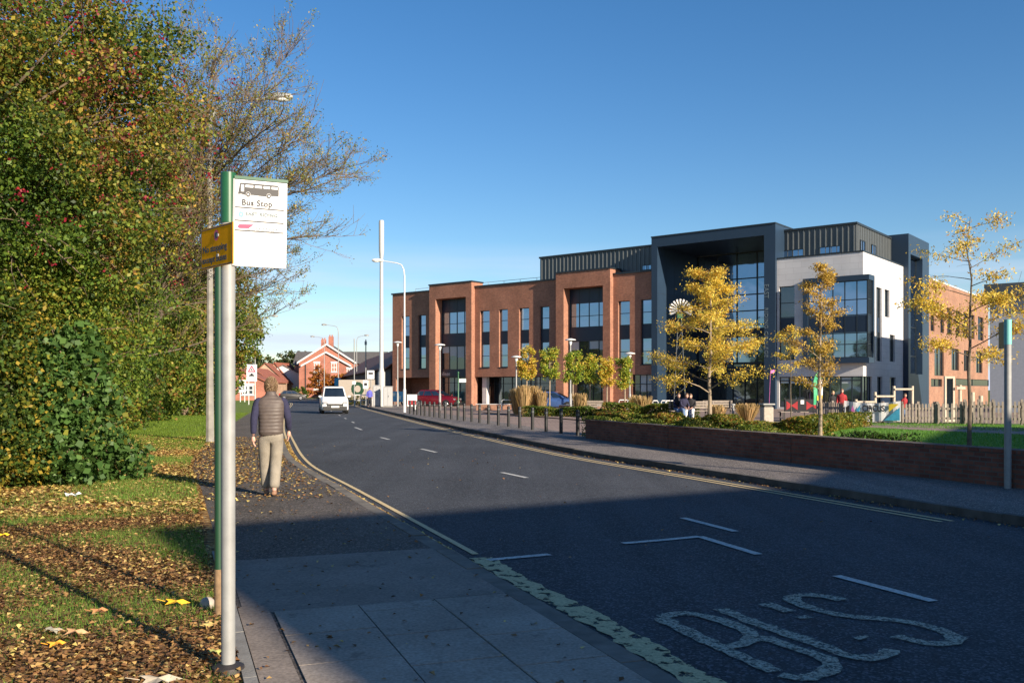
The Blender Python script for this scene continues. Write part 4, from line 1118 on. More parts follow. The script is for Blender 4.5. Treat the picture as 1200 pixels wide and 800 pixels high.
mb = MB(); mb.box(w0, w1 + .04, -.05, .4, TOP + .052, TOP + .15); mb.box(w1 - .4, w1 + .04, .4, sideN, TOP + .052, TOP + .15); mb.build('coping', M['frame'], B)
mb = MB(); mb.box(w0, w1 - .4, .4, sideN, TOP - .3, TOP - .1); mb.build('roof', M['rooftile'], B)
window(B, og0, og1, wzb, wzt, .15, (), (8.2, 7.1, 5.9), ((5.95, 7.05),), gm='glass_dark')
# dark corner oriel
orr = MB()
fwv = .38
orr.box(or0, or1, -.6, -.02, orz1 - fwv, orz1); orr.box(or0, or1, -.6, -.02, orz0, orz0 + fwv); orr.box(or0, or0 + fwv, -.6, -.02, orz0 + fwv, orz1 - fwv)
orr.box(w1 + .02, or1, -.02, orn, orz1 - fwv, orz1); orr.box(w1 + .02, or1, -.02, orn, orz0, orz0 + fwv); orr.box(w1 + .02, or1, orn - .3, orn, orz0 + fwv, orz1 - fwv)
oro = orr.build('corner_oriel', M['navylight'], B)
window(oro, or0 + fwv, or1 - .12, orz0 + fwv, orz1 - fwv, -.5, (.2, .42, .62, .82), (8.1, 7.0, 5.7, 4.9), ((5.75, 6.95),), gm='glass_blue', fw=.06)
window(oro, -.48, orn - .3, orz0 + fwv, orz1 - fwv, or1 - .1, (.33, .66), (8.1, 7.0, 5.7, 4.9), ((5.75, 6.95),), axis='x', gm='glass_blue', dr=-1, fw=.06)
window(B, gu0, w1 - .1, .3, gz1, .12, (.12, .25, .38, .5, .62, .75, .88), (2.3,), (), gm='glass', fw=.07, blinds=.3)
window(B, .14, fn(1022, w1), .3, gz1, w1 - .12, (.4, .7), (), (), axis='x', gm='glass', dr=-1)
for a, b, za, zb in sw: window(B, a, b, za, zb, w1 - .14, (), ((za + zb) / 2,) if zb - za > 3 else (), ((5.95, 7.05),) if zb - za > 5 else (), axis='x', gm='glass_dark', dr=-1)
# tower
tu = 17.53; tn0, tn1 = 10.3, fn(1088.6, tu); ga, gb = fn(1067, tu), fn(1081, tu)
mb = MB(); mb.box(12.5, tu, tn0, tn0 + .4, 0, 14.2); mb.box(12.5, tu - .9, tn1 - .4, tn1, 0, 14.2); mb.box(12.5, tu - 1.3, tn0 + .4, tn1 - .4, 13.9, 14.19); mb.box(12.5, 12.8, tn0 + .4, tn1 - .4, 0, 13.9)
wall_holes(mb, tn0 + .4, tn1, 0, 14.2, [(ga, gb, 2.9, 12.6)], tu, tu - .9, axis='x')
mb.build('stair_tower', M['navylight'], B)
window(B, ga, gb, 2.9, 12.6, tu - .5, (.45,), (4.4, 6.8, 9.2, 11), (), axis='x', gm='glass_blue', dr=-1, fw=.08)
# brick wing beyond the tower
wu = 16.8; wn0, wn1 = tn1 + .01, 45.0
wh = []
for a, b, z0, z1 in ((1090.5, 1095, 6.9, 9.4), (1102, 1106.3, 6.9, 9.4), (1110, 1115.5, 6.9, 9.4), (1120, 1125, 6.9, 9.4), (1129, 1135, 6.9, 9.4), (1138, 1142, 6.9, 9.4), (1146, 1152.5, 6.9, 9.4),
                     (1095, 1106, 2.9, 5.6), (1115, 1123.8, 3.5, 5.6), (1129.5, 1135.8, 3.5, 5.6), (1143.8, 1151.3, 3.4, 5.7), (1091, 1104, 1.9, 2.6), (1120, 1160, 2.0, 2.7)):
    wh.append((fn(a, wu), fn(b, wu), z0, z1))
mb = MB(); wall_holes(mb, wn0, wn1, 0, TOP, wh, wu, wu - .35, axis='x'); mb.box(2, wu - .36, wn0 + 14, wn0 + 14.3, 0, TOP); mb.build('wall', M['wingbrick'], B)
for a, b, z0, z1 in wh: window(B, a, b, z0, z1, wu - .12, (.5,) if b - a > 1.2 else (), (), (), axis='x', gm='glass_dark' if z0 < 6 else 'glass', dr=-1)
mb = MB(); mb.box(wu - .45, wu + .05, wn0, wn1, TOP + .001, TOP + .12); mb.build('coping', M['white_metal'], B)
mb = MB(); mb.box(wu - 9, wu - 1.5, wn0 + 1, wn0 + 6, TOP, TOP + .8); mb.build('roof_plant', M['grey_metal'], B)
# roof rail
mb = MB()
x = ul + 1
while x < -13: mb.cyl(x, 2.4, TOP - .3, TOP + .75, .02, 6); x += 2
mb.tube([(ul + 1, 2.4, TOP + .75), (-13.2, 2.4, TOP + .75)], .02, 6); mb.build('roof_rail', M['grey_metal'], B)

# ------------------------------------------------------------------ pale grey building at the right edge
gx = P(1160, 60)
GB_ = thing('grey_pavilion', 'pale grey flat-roofed building with a dark fascia at the right edge behind the fence', 'building', (gx.x, 60, 0), ROTZ)
mb = MB(); wall_holes(mb, 0, 14, 0, 7.6, [(2.2, 13.2, .2, 6.2)], 0, .35); mb.box(0, .3, .35, 11, 0, 7.6); mb.box(13.7, 14, .35, 11, 0, 7.6); mb.box(.3, 13.7, 10.7, 11, 0, 7.6); mb.build('wall', plain('grey_render', (.34, .36, .40), .7, var=.08), GB_)
mb = MB(); mb.box(-.25, 14.2, -.5, 11.2, 7.61, 8.5); mb.build('roof_fascia', M['seam'], GB_)
window(GB_, 2.2, 13.2, .2, 6.2, .12, [i / 8 for i in range(1, 8)], (4.6, 2.4), ((4.65, 6.1),), gm='glass_dark', fw=.08)

# ------------------------------------------------------------------ shed, houses at the end of the road
def house(name, label, loc, rz, W_, D_, eave, ridge, wallm, roofm, wins=(), side=(), chim=(), bargeboard=None, group=None, cat='house', over=.35):
    """gable faces local -y; width along x, depth along y; ridge along y"""
    r = thing(name, label, cat, loc, rz, group)
    mb = MB(); h = W_ / 2
    mb.prism([(-h, 0), (h, 0), (h, eave), (0, ridge), (-h, eave)], 0, D_, 'y'); mb.build('wall', M[wallm], r)
    mb = MB(); sl_ = (ridge - eave) / h; t = .16; e = over
    for s in (-1, 1):
        mb.add([(s * (h + e), -.3, eave - e * sl_ + .02), (0, -.3, ridge + .02), (0, D_ + .3, ridge + .02), (s * (h + e), D_ + .3, eave - e * sl_ + .02),
                (s * (h + e), -.3, eave - e * sl_ + t), (0, -.3, ridge + t), (0, D_ + .3, ridge + t), (s * (h + e), D_ + .3, eave - e * sl_ + t)],
               [(0, 1, 2, 3), (4, 7, 6, 5), (0, 4, 5, 1), (3, 2, 6, 7), (0, 3, 7, 4), (1, 5, 6, 2)])
    rf = mb.build('roof', M[roofm], r)
    for (cx, cy, cw, ch) in chim:
        c = MB(); c.box(cx - cw / 2, cx + cw / 2, cy - .4, cy + .4, ridge - 1.2, ridge + ch)
        for k in (-.25, .25): c.cyl(cx + k * cw, cy, ridge + ch, ridge + ch + .35, .13, 8)
        c.build('chimney', M[wallm], rf)
    if bargeboard:
        b = MB()
        for s in (-1, 1):
            b.add([(s * (h + e), -.36, eave - e * sl_ - .18), (0, -.36, ridge - .18), (0, -.36, ridge + .2), (s * (h + e), -.36, eave - e * sl_ + .2),
                   (s * (h + e), -.301, eave - e * sl_ - .18), (0, -.301, ridge - .18), (0, -.301, ridge + .2), (s * (h + e), -.301, eave - e * sl_ + .2)],
                  [(0, 1, 2, 3), (4, 7, 6, 5), (0, 4, 5, 1), (3, 2, 6, 7), (0, 3, 7, 4), (1, 5, 6, 2)])
        b.build('bargeboard', M[bargeboard], r)
    for (x, z, ww, hh) in wins:
        window(r, x - ww / 2, x + ww / 2, z, z + hh, -.1, (.5,), (z + hh / 2,), (), gm='glass_dark', fm='white_metal', fw=.14, depth=.1)
        s = MB(); s.box(x - ww / 2 - .1, x + ww / 2 + .1, -.16, -.002, z + hh + .01, z + hh + .3); s.box(x - ww / 2 - .1, x + ww / 2 + .1, -.18, -.002, z - .16, z - .01); s.build('lintel', M['white_metal'], r)
    for (sx, y, z, ww, hh) in side:
        if sx < 0: window(r, y - ww / 2, y + ww / 2, z, z + hh, -h - .08, (.5,), (), (), axis='x', gm='glass_dark', fm='white_metal', fw=.1, depth=.1)
        else: window(r, y - ww / 2, y + ww / 2, z, z + hh, h + .08, (.5,), (), (), axis='x', gm='glass_dark', fm='white_metal', fw=.1, depth=.1, dr=-1)
    return r
ZH = 176
cx = P(383, ZH).x
house('gabled_house', 'red brick gabled house with white bargeboards and twin chimneys at the end of the road', (cx, ZH, 0), math.radians(3), 10.6, 10, 6.9, 10.3, 'brickhouse', 'rooftile',
      [(-1.9, 5.0, 1.1, 1.7), (1.4, 5.0, 1.1, 1.7), (-1.9, 1.6, 1.1, 1.6), (1.4, 1.6, 1.1, 1.6), (4.3, 4.0, 1.0, 1.6)], (), ((-.9, 2, .9, 1.0), (.5, 2.2, .9, 1.6)), 'white_metal')
hr = [o for o in bpy.data.objects if o.get('category') == 'house'][-1]
# front gable wing slightly proud of the house
mb = MB(); mb.prism([(-4.3, 0), (4.1, 0), (4.1, 6.3), (-.1, 8.6), (-4.3, 6.3)], -.06, -.004, 'y'); mb.build('front_gable', M['brickhouse'], hr)
mb = MB()
for s in (-1, 1):
    mb.prism([(-.1 + s * 4.8, 5.95), (-.1, 8.6), (-.1, 8.95), (-.1 + s * 4.8, 6.3)], -.5, -.07, 'y')
mb.build('bargeboard', M['white_metal'], hr)
mb = MB(); mb.tube([(-4.0, -.2, 1.0), (-4.0, -.2, 6.6)], .07, 6); mb.build('drainpipe', M['black'], hr)
house('slate_roofed_house', 'long grey slate-roofed house whose roof shows on both sides of the red gable', (cx - 8, ZH + 17, 0), -PI / 2 + math.radians(3), 8, 18.5, 6.8, 9.4, 'brickhouse', 'rooftile')
bpy.data.objects['slate_roofed_house'].location = (cx - 9.2, ZH + 15.5, 0)
house('grey_terrace_house', 'pale grey rendered terrace in shade left of the red gabled house', (P(343, 188).x - .5, 182, 0), math.radians(14), 6.2, 26, 4.8, 6.4, 'render_w', 'rooftile', (), [(1, y, z, 1.0, 1.4) for y in (2, 6, 10, 14) for z in (.9, 3.1)])
for i, (px, Y, W_, ev, rg, rz, lab) in enumerate([(296, 150, 6.5, 2.9, 5.0, 0, 'leftmost of the distant pinkish brick houses, partly behind the warning sign'), (311, 175, 7, 3.4, 6.6, .1, 'distant pinkish brick gable just right of the warning sign'),
                                   (322, 182, 6.4, 3.0, 6.9, -.1, 'distant pinkish house behind the walking man, between two gables'), (332, 188, 8, 3.0, 6.0, .0, 'low distant pinkish house nearest the grey terrace')]):
    house('distant_house', lab, (P(px, Y).x, Y, 0), rz, W_, 9, ev, rg, 'brickhouse2', 'rooforange', [(-1.4, 1.0, 1.2, 1.3), (1.4, 1.0, 1.2, 1.3)], (), (), None, 'small pinkish houses at the end of the road')
house('distant_house', 'red brick bungalow with pale windows on the left beyond the grass, behind the concrete post', (P(275, 128).x, 128, 0), .1, 9, 8, 2.6, 4.6, 'brickhouse', 'rooforange', [(-2.4, .9, 1.6, 1.3), (1.8, .9, 1.6, 1.3)], (), (), None, 'small pinkish houses at the end of the road')
# dark shed parallel to the road
sx0 = Vector((-12.9, 97)); sx1 = Vector((-31.5, 170))
dv = (sx1 - sx0); rzb = math.atan2(dv.y, dv.x); Ls = dv.length
sh = thing('roadside_shed', 'long low dark-walled shed with a red tiled roof beside the brick college', 'building', (sx0.x, sx0.y, 0), rzb)
mb = MB(); mb.prism([(0, 0), (-9, 0), (-9, 4.1), (-4.5, 7.0), (0, 4.1)], 0, Ls, 'x')
# prism axis x gives points (h, a, b): a across, b up
mb.build('wall', M['barn'], sh)
mb = MB()
mb.add([(-.3, .5, 3.85), (Ls + .3, .5, 3.85), (Ls + .3, -4.5, 7.1), (-.3, -4.5, 7.1), (-.3, .5, 4.0), (Ls + .3, .5, 4.0), (Ls + .3, -4.5, 7.25), (-.3, -4.5, 7.25)], [(0, 1, 2, 3), (4, 7, 6, 5), (0, 4, 5, 1), (1, 5, 6, 2), (3, 2, 6, 7), (0, 3, 7, 4)])
mb.add([(-.3, -9.5, 3.85), (Ls + .3, -9.5, 3.85), (Ls + .3, -4.5, 7.1), (-.3, -4.5, 7.1), (-.3, -9.5, 4.0), (Ls + .3, -9.5, 4.0), (Ls + .3, -4.5, 7.25), (-.3, -4.5, 7.25)], [(0, 3, 2, 1), (4, 5, 6, 7), (0, 1, 5, 4), (1, 2, 6, 5), (3, 7, 6, 2), (0, 4, 7, 3)])
mb.build('roof', M['rooforange'], sh)

# ------------------------------------------------------------------ buildings across the road behind the camera that throw the shade
def bounding(name, label, loc, rz, w_, d_, h_):
    r = thing(name, label, 'building', loc, rz)
    hs = [(x, x + 1.2, z, z + 1.5) for x in np.arange(1.2, w_ - 1.5, 3.0) for z in (1, 4) if z + 2 < h_]
    mb = MB(); wall_holes(mb, 0, w_, 0, h_ - .01, hs, 0, .3); mb.box(0, .3, .3, d_, 0, h_ - .01); mb.box(w_ - .3, w_, .3, d_, 0, h_ - .01); mb.box(.3, w_ - .3, d_ - .3, d_, 0, h_ - .01)
    mb.build('wall', M['brickhouse'], r)
    for a in hs: window(r, a[0], a[1], a[2], a[3], .1, (.5,), (), (), gm='glass_dark', fm='white_metal')
    mb = MB(); mb.box(-.02, w_ + .02, -.02, d_ + .02, h_, h_ + .2); mb.build('roof', M['rooftile'], r)
    return r
KS = 10.0
def cast(x, y, h=KS): return (x + S.x / S.z * h, y + S.y / S.z * h)
c0 = cast(-4.25, 10.3, KS + .2)
# local +x must run towards the second corner and +y away from the road
ra = math.radians(31)
bounding('brick_hall', 'flat-roofed brick hall across the road behind the camera', (c0[0], c0[1], 0), ra, 9.6, 7.5, KS)
# turn depth towards the rear: mirror by rotating about the first corner
hall = bpy.data.objects['brick_hall']; hall.rotation_euler[2] = ra; 
off = Matrix.Rotation(ra, 3, 'Z') @ Vector((0, 7.5, 0)); hall.location = (c0[0] - off.x, c0[1] - off.y, 0)
c1 = cast(4.2, 15.0, KS + .2); c2 = cast(17.0, 36.0, KS + .2)
rb = math.atan2(c2[1] - c1[1], c2[0] - c1[0])
lenb = math.hypot(c2[0] - c1[0], c2[1] - c1[1])
rowb = bounding('brick_terrace', 'long brick terrace across the lawn, to the right of the camera', (0, 0, 0), rb, lenb, 8, KS)
off = Matrix.Rotation(rb, 3, 'Z') @ Vector((0, 8, 0)); rowb.location = (c1[0] - off.x, c1[1] - off.y, 0)
# a wing between them keeps the near road and slabs in shade
c3 = cast(.6, 12.4, KS)
wing = bounding('brick_annexe', 'lower brick annexe between the hall and the terrace behind the camera', (0, 0, 0), math.radians(-20), 22, 9, 8)
wing.location = (c0[0] + 4.5, c0[1] - 17.0, 0)

# ------------------------------------------------------------------ bus stop
bp = G(267.5, 787, .1)
bs = thing('bus_stop', 'grey bus stop pole with a white Bus Stop flag and green cap beside the pavement', 'bus stop', (bp.x, bp.y, .1))
R_ = .0375
mb = MB(); mb.cyl(0, 0, 0, 2.47, R_, 24); mb.build('pole', M['grey_metal'], bs, smooth=True)
mb = MB(); mb.cyl(0, 0, 2.46, 2.735, R_ + .0035, 24); mb.build('cap_sleeve', M['greenpaint'], bs, smooth=True)
mb = MB(); mb.tube([(.0, 0, .05), (0, 0, .035), (0, 0, .0)], [.05, .085, .09], 20); mb.build('base_collar', M['iron'], bs, smooth=True)
pr = math.radians(20)
bf = MB(); bf.box(0, .325, -.012, .012, 0, .475); 
flag = bf.build('flag', M['signwhite'], bs, loc=(R_ * .9, -.012, 2.225), rot=(0, math.radians(.8), pr), bevel=.003); flag.scale = (.857, 1, 1)
e = MB(); e.box(-.004, .33, -.016, .016, .4755, .492); e.build('top_rail', M['greenpaint'], flag)
e = MB(); e.box(-.012, 0, -.016, .016, .0, .475); e.build('edge_channel', M['grey_metal'], flag)
# bus pictogram
def fx(px): return (px - 303) / 338 * .325
def fy(py): return (1 - (py - 128) / 568) * .475
e = MB()
def poly2(mb, pts, y): mb.add([(a, y, b) for a, b in pts], [tuple(range(len(pts)))])
body = [(fx(322) + .0, .392), (.030, .452), (.036, .456), (.262, .456), (.272, .448), (.272, .40), (.268, .396), (.235, .396), (.222, .390), (.19, .390), (.105, .393), (.09, .390), (.06, .390), (.04, .395)]
poly2(e, body, -.0135); bsym = e.build('bus_symbol', M['ink'], flag, fix=False)
e = MB()
for a, b in ((.037, .055), (.064, .112), (.122, .166), (.176, .216), (.226, .264)):
    z0 = .408 if a < .04 else .433
    poly2(e, [(a, z0), (b, z0), (b, .446), (a, .446)], -.0148)
for c in (.082, .210):
    poly2(e, [(c + .0145 * math.cos(t * PI / 10), .394 + .0145 * math.sin(t * PI / 10)) for t in range(20)], -.0148)
e.build('symbol_windows', M['signwhite'], bsym, fix=False)
e = MB()
for c in (.082, .210):
    poly2(e, [(c + .0115 * math.cos(t * PI / 10), .394 + .0115 * math.sin(t * PI / 10)) for t in range(20)], -.0156)
for c in (.082, .210):
    e = MB(); poly2(e, [(c + .013 * math.cos(t * PI / 10), .394 + .013 * math.sin(t * PI / 10)) for t in range(20)], -.0156); e.build('symbol_wheel', M['ink'], bsym, fix=False)
e = MB()
for c in (.082, .210):
    poly2(e, [(c + .005 * math.cos(t * PI / 10), .394 + .005 * math.sin(t * PI / 10)) for t in range(20)], -.0164)
e.build('symbol_hubs', M['signwhite'], bsym, fix=False)
text_obj('Bus Stop', .045, M['ink'], flag, (.042, -.0145, .335), (PI / 2, 0, 0), extrude=.0006, xs=1.10, sp=1.08, bold=.0011)
e = MB()
for z in (.318, .246, .192): e.box(.004, .306, -.0146, -.0122, z, z + .006)
e.box(.075, .262, -.0142, -.0122, .273, .2742)
e.build('divider_lines', M['ink'], flag)
text_obj('EAST RIDING', .026, M['inkgrey'], flag, (.066, -.0145, .280), (PI / 2, 0, 0), extrude=.0005, xs=1.22, sp=1.1, bold=.0010)
e = MB()
for k in range(6):
    a = k * PI / 3; cxx, cz = .040 + .011 * math.cos(a), .283 + .011 * math.sin(a)
    poly2(e, [(cxx + .007 * math.cos(t * PI / 5), cz + .007 * math.sin(t * PI / 5)) for t in range(10)], -.0138 - .0002 * k)
e.build('council_emblem', M['inkteal'], flag, fix=False)
e = MB(); poly2(e, [(.018, .214), (.028, .228), (.110, .232), (.122, .229), (.112, .226), (.096, .214), (.088, .208), (.03, .206)], -.0138); e.build('operator_emblem', M['inkred'], flag, fix=False)
e = MB()
for k in range(7): poly2(e, [(.128 + .021 * k, .208), (.138 + .021 * k, .208), (.143 + .021 * k, .2165), (.133 + .021 * k, .2165)], -.0138)
for k in range(6): poly2(e, [(.075 + .03 * k, .2005), (.098 + .03 * k, .2005), (.098 + .03 * k, .2035), (.075 + .03 * k, .2035)], -.0138)
e.build('operator_lettering', M['inkgrey'], flag, fix=False)
# yellow plate
yp = MB(); yp.box(-.36, .018, -.002, .002, 0, .222)
ypl = yp.build('yellow_plate', M['yellowsign'], bs, loc=(.063, -.146, 2.218), rot=(0, 0, -math.radians(46)))
e = MB()
for a, b, c, d in ((-.355, .013, .004, .009), (-.355, .013, .213, .218)): e.box(a, b, -.0034, -.0022, c, d)
for a, b in ((-.355, -.350), (.008, .013)): e.box(a, b, -.0034, -.0022, .0092, .2128)
e.build('plate_border', M['ink'], ypl)
text_obj('No stopping', .052, M['ink'], ypl, (-.335, -.003, .088), (PI / 2, 0, 0), extrude=.0006, xs=1.1, bold=.001)
text_obj('except buses', .052, M['ink'], ypl, (-.34, -.003, .03), (PI / 2, 0, 0), extrude=.0006, xs=1.06, bold=.001)
e = MB(); poly2(e, [(-.17 + .026 * math.cos(t * PI / 10), .172 + .03 * math.sin(t * PI / 10)) for t in range(20)], -.0035); e.build('clearway_disc', M['inkred'], ypl, fix=False)
e = MB(); poly2(e, [(-.17 + .016 * math.cos(t * PI / 10), .172 + .019 * math.sin(t * PI / 10)) for t in range(20)], -.0042); e.build('clearway_centre', M['ink'], ypl, fix=False)
for dz in (.06, .17):
    e = MB(); e.tube([(-.149, -.008, dz), (-.149, .02, dz)], .009, 8); e.build('clamp', M['grey_metal'], ypl)
# green channel post behind
gp = G(256.5, 721, .1)
gpo = thing('green_post', 'slim dark green post standing close behind the grey bus stop pole', 'post', (gp.x, gp.y, .1))
mb = MB(); mb.cyl(0, 0, 0, 2.5, .029, 14); mb.build('post', M['darkgreen'], gpo, smooth=True)
mb = MB(); mb.cyl(0, 0, 0, .32, .0302, 14); mb.build('rusty_foot', plain('rust', (.2, .13, .07), .9, var=.4, scale=20), gpo)
st = MB(); st.ball((0, 0, .03), .055, .05, .05, 10, 6)
p = G(243, 712, .1); tag(st.build('stone', M['stonebin'], None, smooth=True, loc=(p.x, p.y, .1)), 'rounded grey stone at the foot of the green post', 'stone')
p = G(88, 582, .1); mb = MB()
rngl = random.Random(4)
for k in range(4):
    a = k * 1.5; mb.add([(0, 0, .02), (.16 * math.cos(a), .1 * math.sin(a), .04 + rngl.random() * .03), (.12 * math.cos(a + .8), .12 * math.sin(a + .8), .01), (.05 * math.cos(a + 1.2), .07 * math.sin(a + 1.2), .06)], [(0, 1, 2), (0, 2, 3)])
tag(mb.build('litter_scrap', M['signwhite'], None, loc=(p.x, p.y, .11), fix=False), 'crumpled white scrap of litter in front of the ivy mound', 'litter')

# ------------------------------------------------------------------ lamps, masts, posts
def street_lamp(label, x, y, h, arm, ang, r=.085, mat='grey_metal', group='tall street lamps along the road', head=.7, concrete=False):
    root = thing('street_lamp', label, 'street lamp', (x, y, .1), ang, group)
    mb = MB()
    if concrete: mb.tube([(0, 0, 0), (0, 0, 2.2), (0, 0, h - .5)], [.125, .10, .07], 8)
    else: mb.tube([(0, 0, 0), (0, 0, 1.5)], [r * 1.25, r * 1.25], 12); mb.tube([(0, 0, 1.5), (0, 0, 1.6), (0, 0, h - 1.0)], [r * 1.25, r * .8, r * .6], 12)
    mb.build('pole', M['concrete' if concrete else mat], root, smooth=True)
    mb = MB(); mb.tube([(0, 0, h - 1.02), (.05, 0, h - .6), (.2, 0, h - .28), (.5, 0, h - .16), (arm, 0, h)], [r * .55, r * .5, r * .45, r * .4, r * .32], 8); mb.build('arm', M[mat], root, smooth=True)
    mb = MB(); mb.tube([(arm - .08, 0, h), (arm + .05, 0, h + .02), (arm + head * .45, 0, h + .04), (arm + head * .9, 0, h + .03), (arm + head, 0, h + .02)], [.05, .10, .125, .10, .03], 10)
    hd = mb.build('lamp_head', M[mat], root, smooth=True)
    mb = MB(); mb.ball((arm + head * .55, 0, h - .05), head * .33, .1, .07, 10, 6); mb.build('lamp_glass', M['lampglass'], hd, smooth=True)
    return root
p = G(246, 517.5, .1)
street_lamp('concrete street lamp rising through the hedge behind the bus stop', p.x, p.y, 10.15, 1.75, .0, group=None, concrete=True)
p = P(474, 61.5); street_lamp('tall pale street lamp beside the farthest bollard, arm over the road', p.x, 61.5, 10.2, 1.5, PI, .085, 'white_metal', None)
p = P(396.5, 124); street_lamp('dark street lamp rising in front of the red gabled house', p.x, 124, 10.3, 1.6, PI)
p = P(380, 150); street_lamp('thin far street lamp just left of the chimneys of the gabled house', p.x, 150, 10.2, 1.6, PI)
p = P(299, 107); street_lamp('street lamp half hidden in the hedge trees on the left, arm curving right', p.x, 107, 10.1, 2.0, 0)
p = P(418, 140); street_lamp('slim far street lamp right of the gabled house', p.x, 140, 9.8, 1.2, 0)
# modern plaza lanterns
for px, Y, ht, lab in ((466, 83, 401, 'slim plaza lantern by the sky blue banner left of the red car'), (515.5, 68, 404, 'plaza lantern on a grey post in front of the red car'), (668.5, 66, 398, 'plaza lantern above the tallest green clipped tree'), (738, 66, 414, 'plaza lantern at the right end of the clipped trees'), (605, 70, 418, 'low plaza lantern beside the orange-yellow clipped tree')):
    p = P(px, Y); h = CAMZ + (456 - ht) * Y / F
    root = thing('plaza_lantern', lab, 'lantern', (p.x, Y, .1), 0, 'slim lanterns in the plaza')
    mb = MB(); mb.tube([(0, 0, 0), (0, 0, 1.2), (0, 0, 1.25), (0, 0, h - .5)], [.09, .09, .06, .05], 10); mb.build('pole', M['grey_metal'], root, smooth=True)
    mb = MB(); mb.tube([(0, 0, h - .5), (0, 0, h - .3), (0, 0, h - .12)], [.05, .12, .10], 10); lg = mb.build('lamp_glass', M['lampglass'], root, smooth=True)
    mb = MB(); mb.tube([(0, 0, h - .14), (0, 0, h - .08), (0, 0, h)], [.40, .38, .1], 16); mb.build('lamp_cover', M['white_metal'], root, smooth=True)
# white telecom mast and its cabinets
p = P(447, 82); mst = thing('telecom_mast', 'very tall white cylindrical telecom mast with a thicker top section', 'mast', (p.x, 82, .1))
mb = MB(); mb.tube([(0, 0, 0), (0, 0, 3.1)], .33, 16); mb.build('mast_foot', M['mastgrey'], mst, smooth=True)
mb = MB(); mb.tube([(0, 0, 3.1), (0, 0, 3.5), (0, 0, 13.2)], [.26, .19, .155], 16); mb.build('pole', M['mastgrey'], mst, smooth=True)
mb = MB(); mb.tube([(0, 0, 13.2), (0, 0, 14.0), (0, 0, 16.55), (0, 0, 16.7)], [.155, .235, .235, .2], 16); mb.build('antenna_shroud', M['mastgrey'], mst, smooth=True)
def cabinet(label, px, Y, wd, ht, dp=.6):
    p = P(px, Y); r = thing('street_cabinet', label, 'cabinet', (p.x, Y, .1), 0, 'white cabinets at the foot of the mast')
    mb = MB(); mb.box(-wd / 2, wd / 2, 0, dp, .08, ht); mb.build('body', M['mastgrey'], r, bevel=.02)
    mb = MB(); mb.box(-wd / 2 - .03, wd / 2 + .03, -.03, dp + .03, ht + .001, ht + .06); mb.build('lid', M['mastgrey'], r)
    mb = MB(); mb.box(-wd / 2 - .02, wd / 2 + .02, -.02, dp + .02, 0, .08); mb.build('plinth', M['concrete'], r)
    d = MB(); d.box(-wd / 2 + .05, -.01, -.02, -.001, .15, ht - .06); d.box(.01, wd / 2 - .05, -.02, -.001, .15, ht - .06); dd = d.build('door', M['mastgrey'], r)
    h = MB(); h.box(.05, .09, -.045, -.021, ht * .5, ht * .5 + .14); h.build('handle', M['black'], dd)
cabinet('tall white cabinet on the left side of the telecom mast', 441.0, 80.5, .62, 1.85)
cabinet('broad white cabinet on the right side of the telecom mast', 454.2, 79.5, .75, 1.75)
# green lamp-less sign post with small white sign
p = P(537, 52.5); r = thing('green_sign_post', 'tall dark green fingerpost with a small blue-white plate among the bollards', 'sign post', (p.x, 52.5, .1))
mb = MB(); mb.tube([(0, 0, 0), (0, 0, .9), (0, 0, .95), (0, 0, 2.45)], [.06, .06, .04, .04], 10); mb.build('pole', M['greenpaint'], r, smooth=True)
mb = MB(); mb.ball((0, 0, 2.5), .06, .06, .08, 8, 6); mb.build('finial', M['greenpaint'], r, smooth=True)
mb = MB(); mb.box(.05, .45, -.02, .02, 1.95, 2.15); mb.build('finger_plate', M['lampglass'], r)
# pavement furniture near the shed
def sign_on_pole(name, label, px, Y, ph, w_, z0, z1, mat, poles=1, cat='sign', extra=None, rz=0, group=None):
    p = P(px, Y); r = thing(name, label, cat, (p.x, Y, .1), rz, group)
    for k in range(poles):
        x = 0 if poles == 1 else (-w_ * .3 + k * w_ * .6)
        mb = MB(); mb.cyl(x, .06, 0, ph, .045 if Y < 100 else .06, 10); mb.build('pole', M['grey_metal'] if poles == 1 else M['white_metal'], r, smooth=True)
    mb = MB(); mb.box(-w_ / 2, w_ / 2, -.02, .012, z0, z1); pn = mb.build('panel', M[mat], r)
    return r, pn
r, pn = sign_on_pole('warning_sign', 'big white warning board with a red triangle on two white poles by the path', 295, 92, 3.6, 1.05, 2.35, 4.05, 'signwhite', 2)
e = MB(); T_ = [(-.42, 3.28), (.42, 3.28), (0, 3.98)]
poly2(e, T_, -.026); e.build('red_triangle', M['inkred'], pn, fix=False)
e = MB(); poly2(e, [(-.23, 3.39), (.23, 3.39), (0, 3.77)], -.030); e.build('triangle_centre', M['signwhite'], pn, fix=False)
e = MB(); poly2(e, [(-.1, 3.42), (-.03, 3.42), (0, 3.58), (.03, 3.42), (.1, 3.42), (.04, 3.64), (-.04, 3.64)], -.034); e.build('children_symbol', M['ink'], pn, fix=False)
e = MB(); poly2(e, [(-.28, 2.86), (.28, 2.86), (.28, 2.98), (.14, 3.02), (.08, 3.16), (-.08, 3.16), (-.14, 3.02), (-.28, 2.98)], -.026); e.build('car_symbol', M['ink'], pn, fix=False)
for px, Y, lab in ((284, 112, 'white notice board on a pole left of the warning board'),):
    r, pn = sign_on_pole('notice_board', lab, px, Y, 2.8, .9, 1.2, 2.7, 'signwhite', 2)
    e = MB()
    for z in (1.5, 1.8, 2.1, 2.4): e.box(-.35, .3, -.03, -.021, z, z + .1)
    e.build('notice_lines', M['inkgrey'], pn)
r, pn = sign_on_pole('bus_stop_flag', 'far white bus stop flag on a thin pole left of the telecom mast', 434.5, 80, 3.2, .62, 2.45, 3.2, 'signwhite')
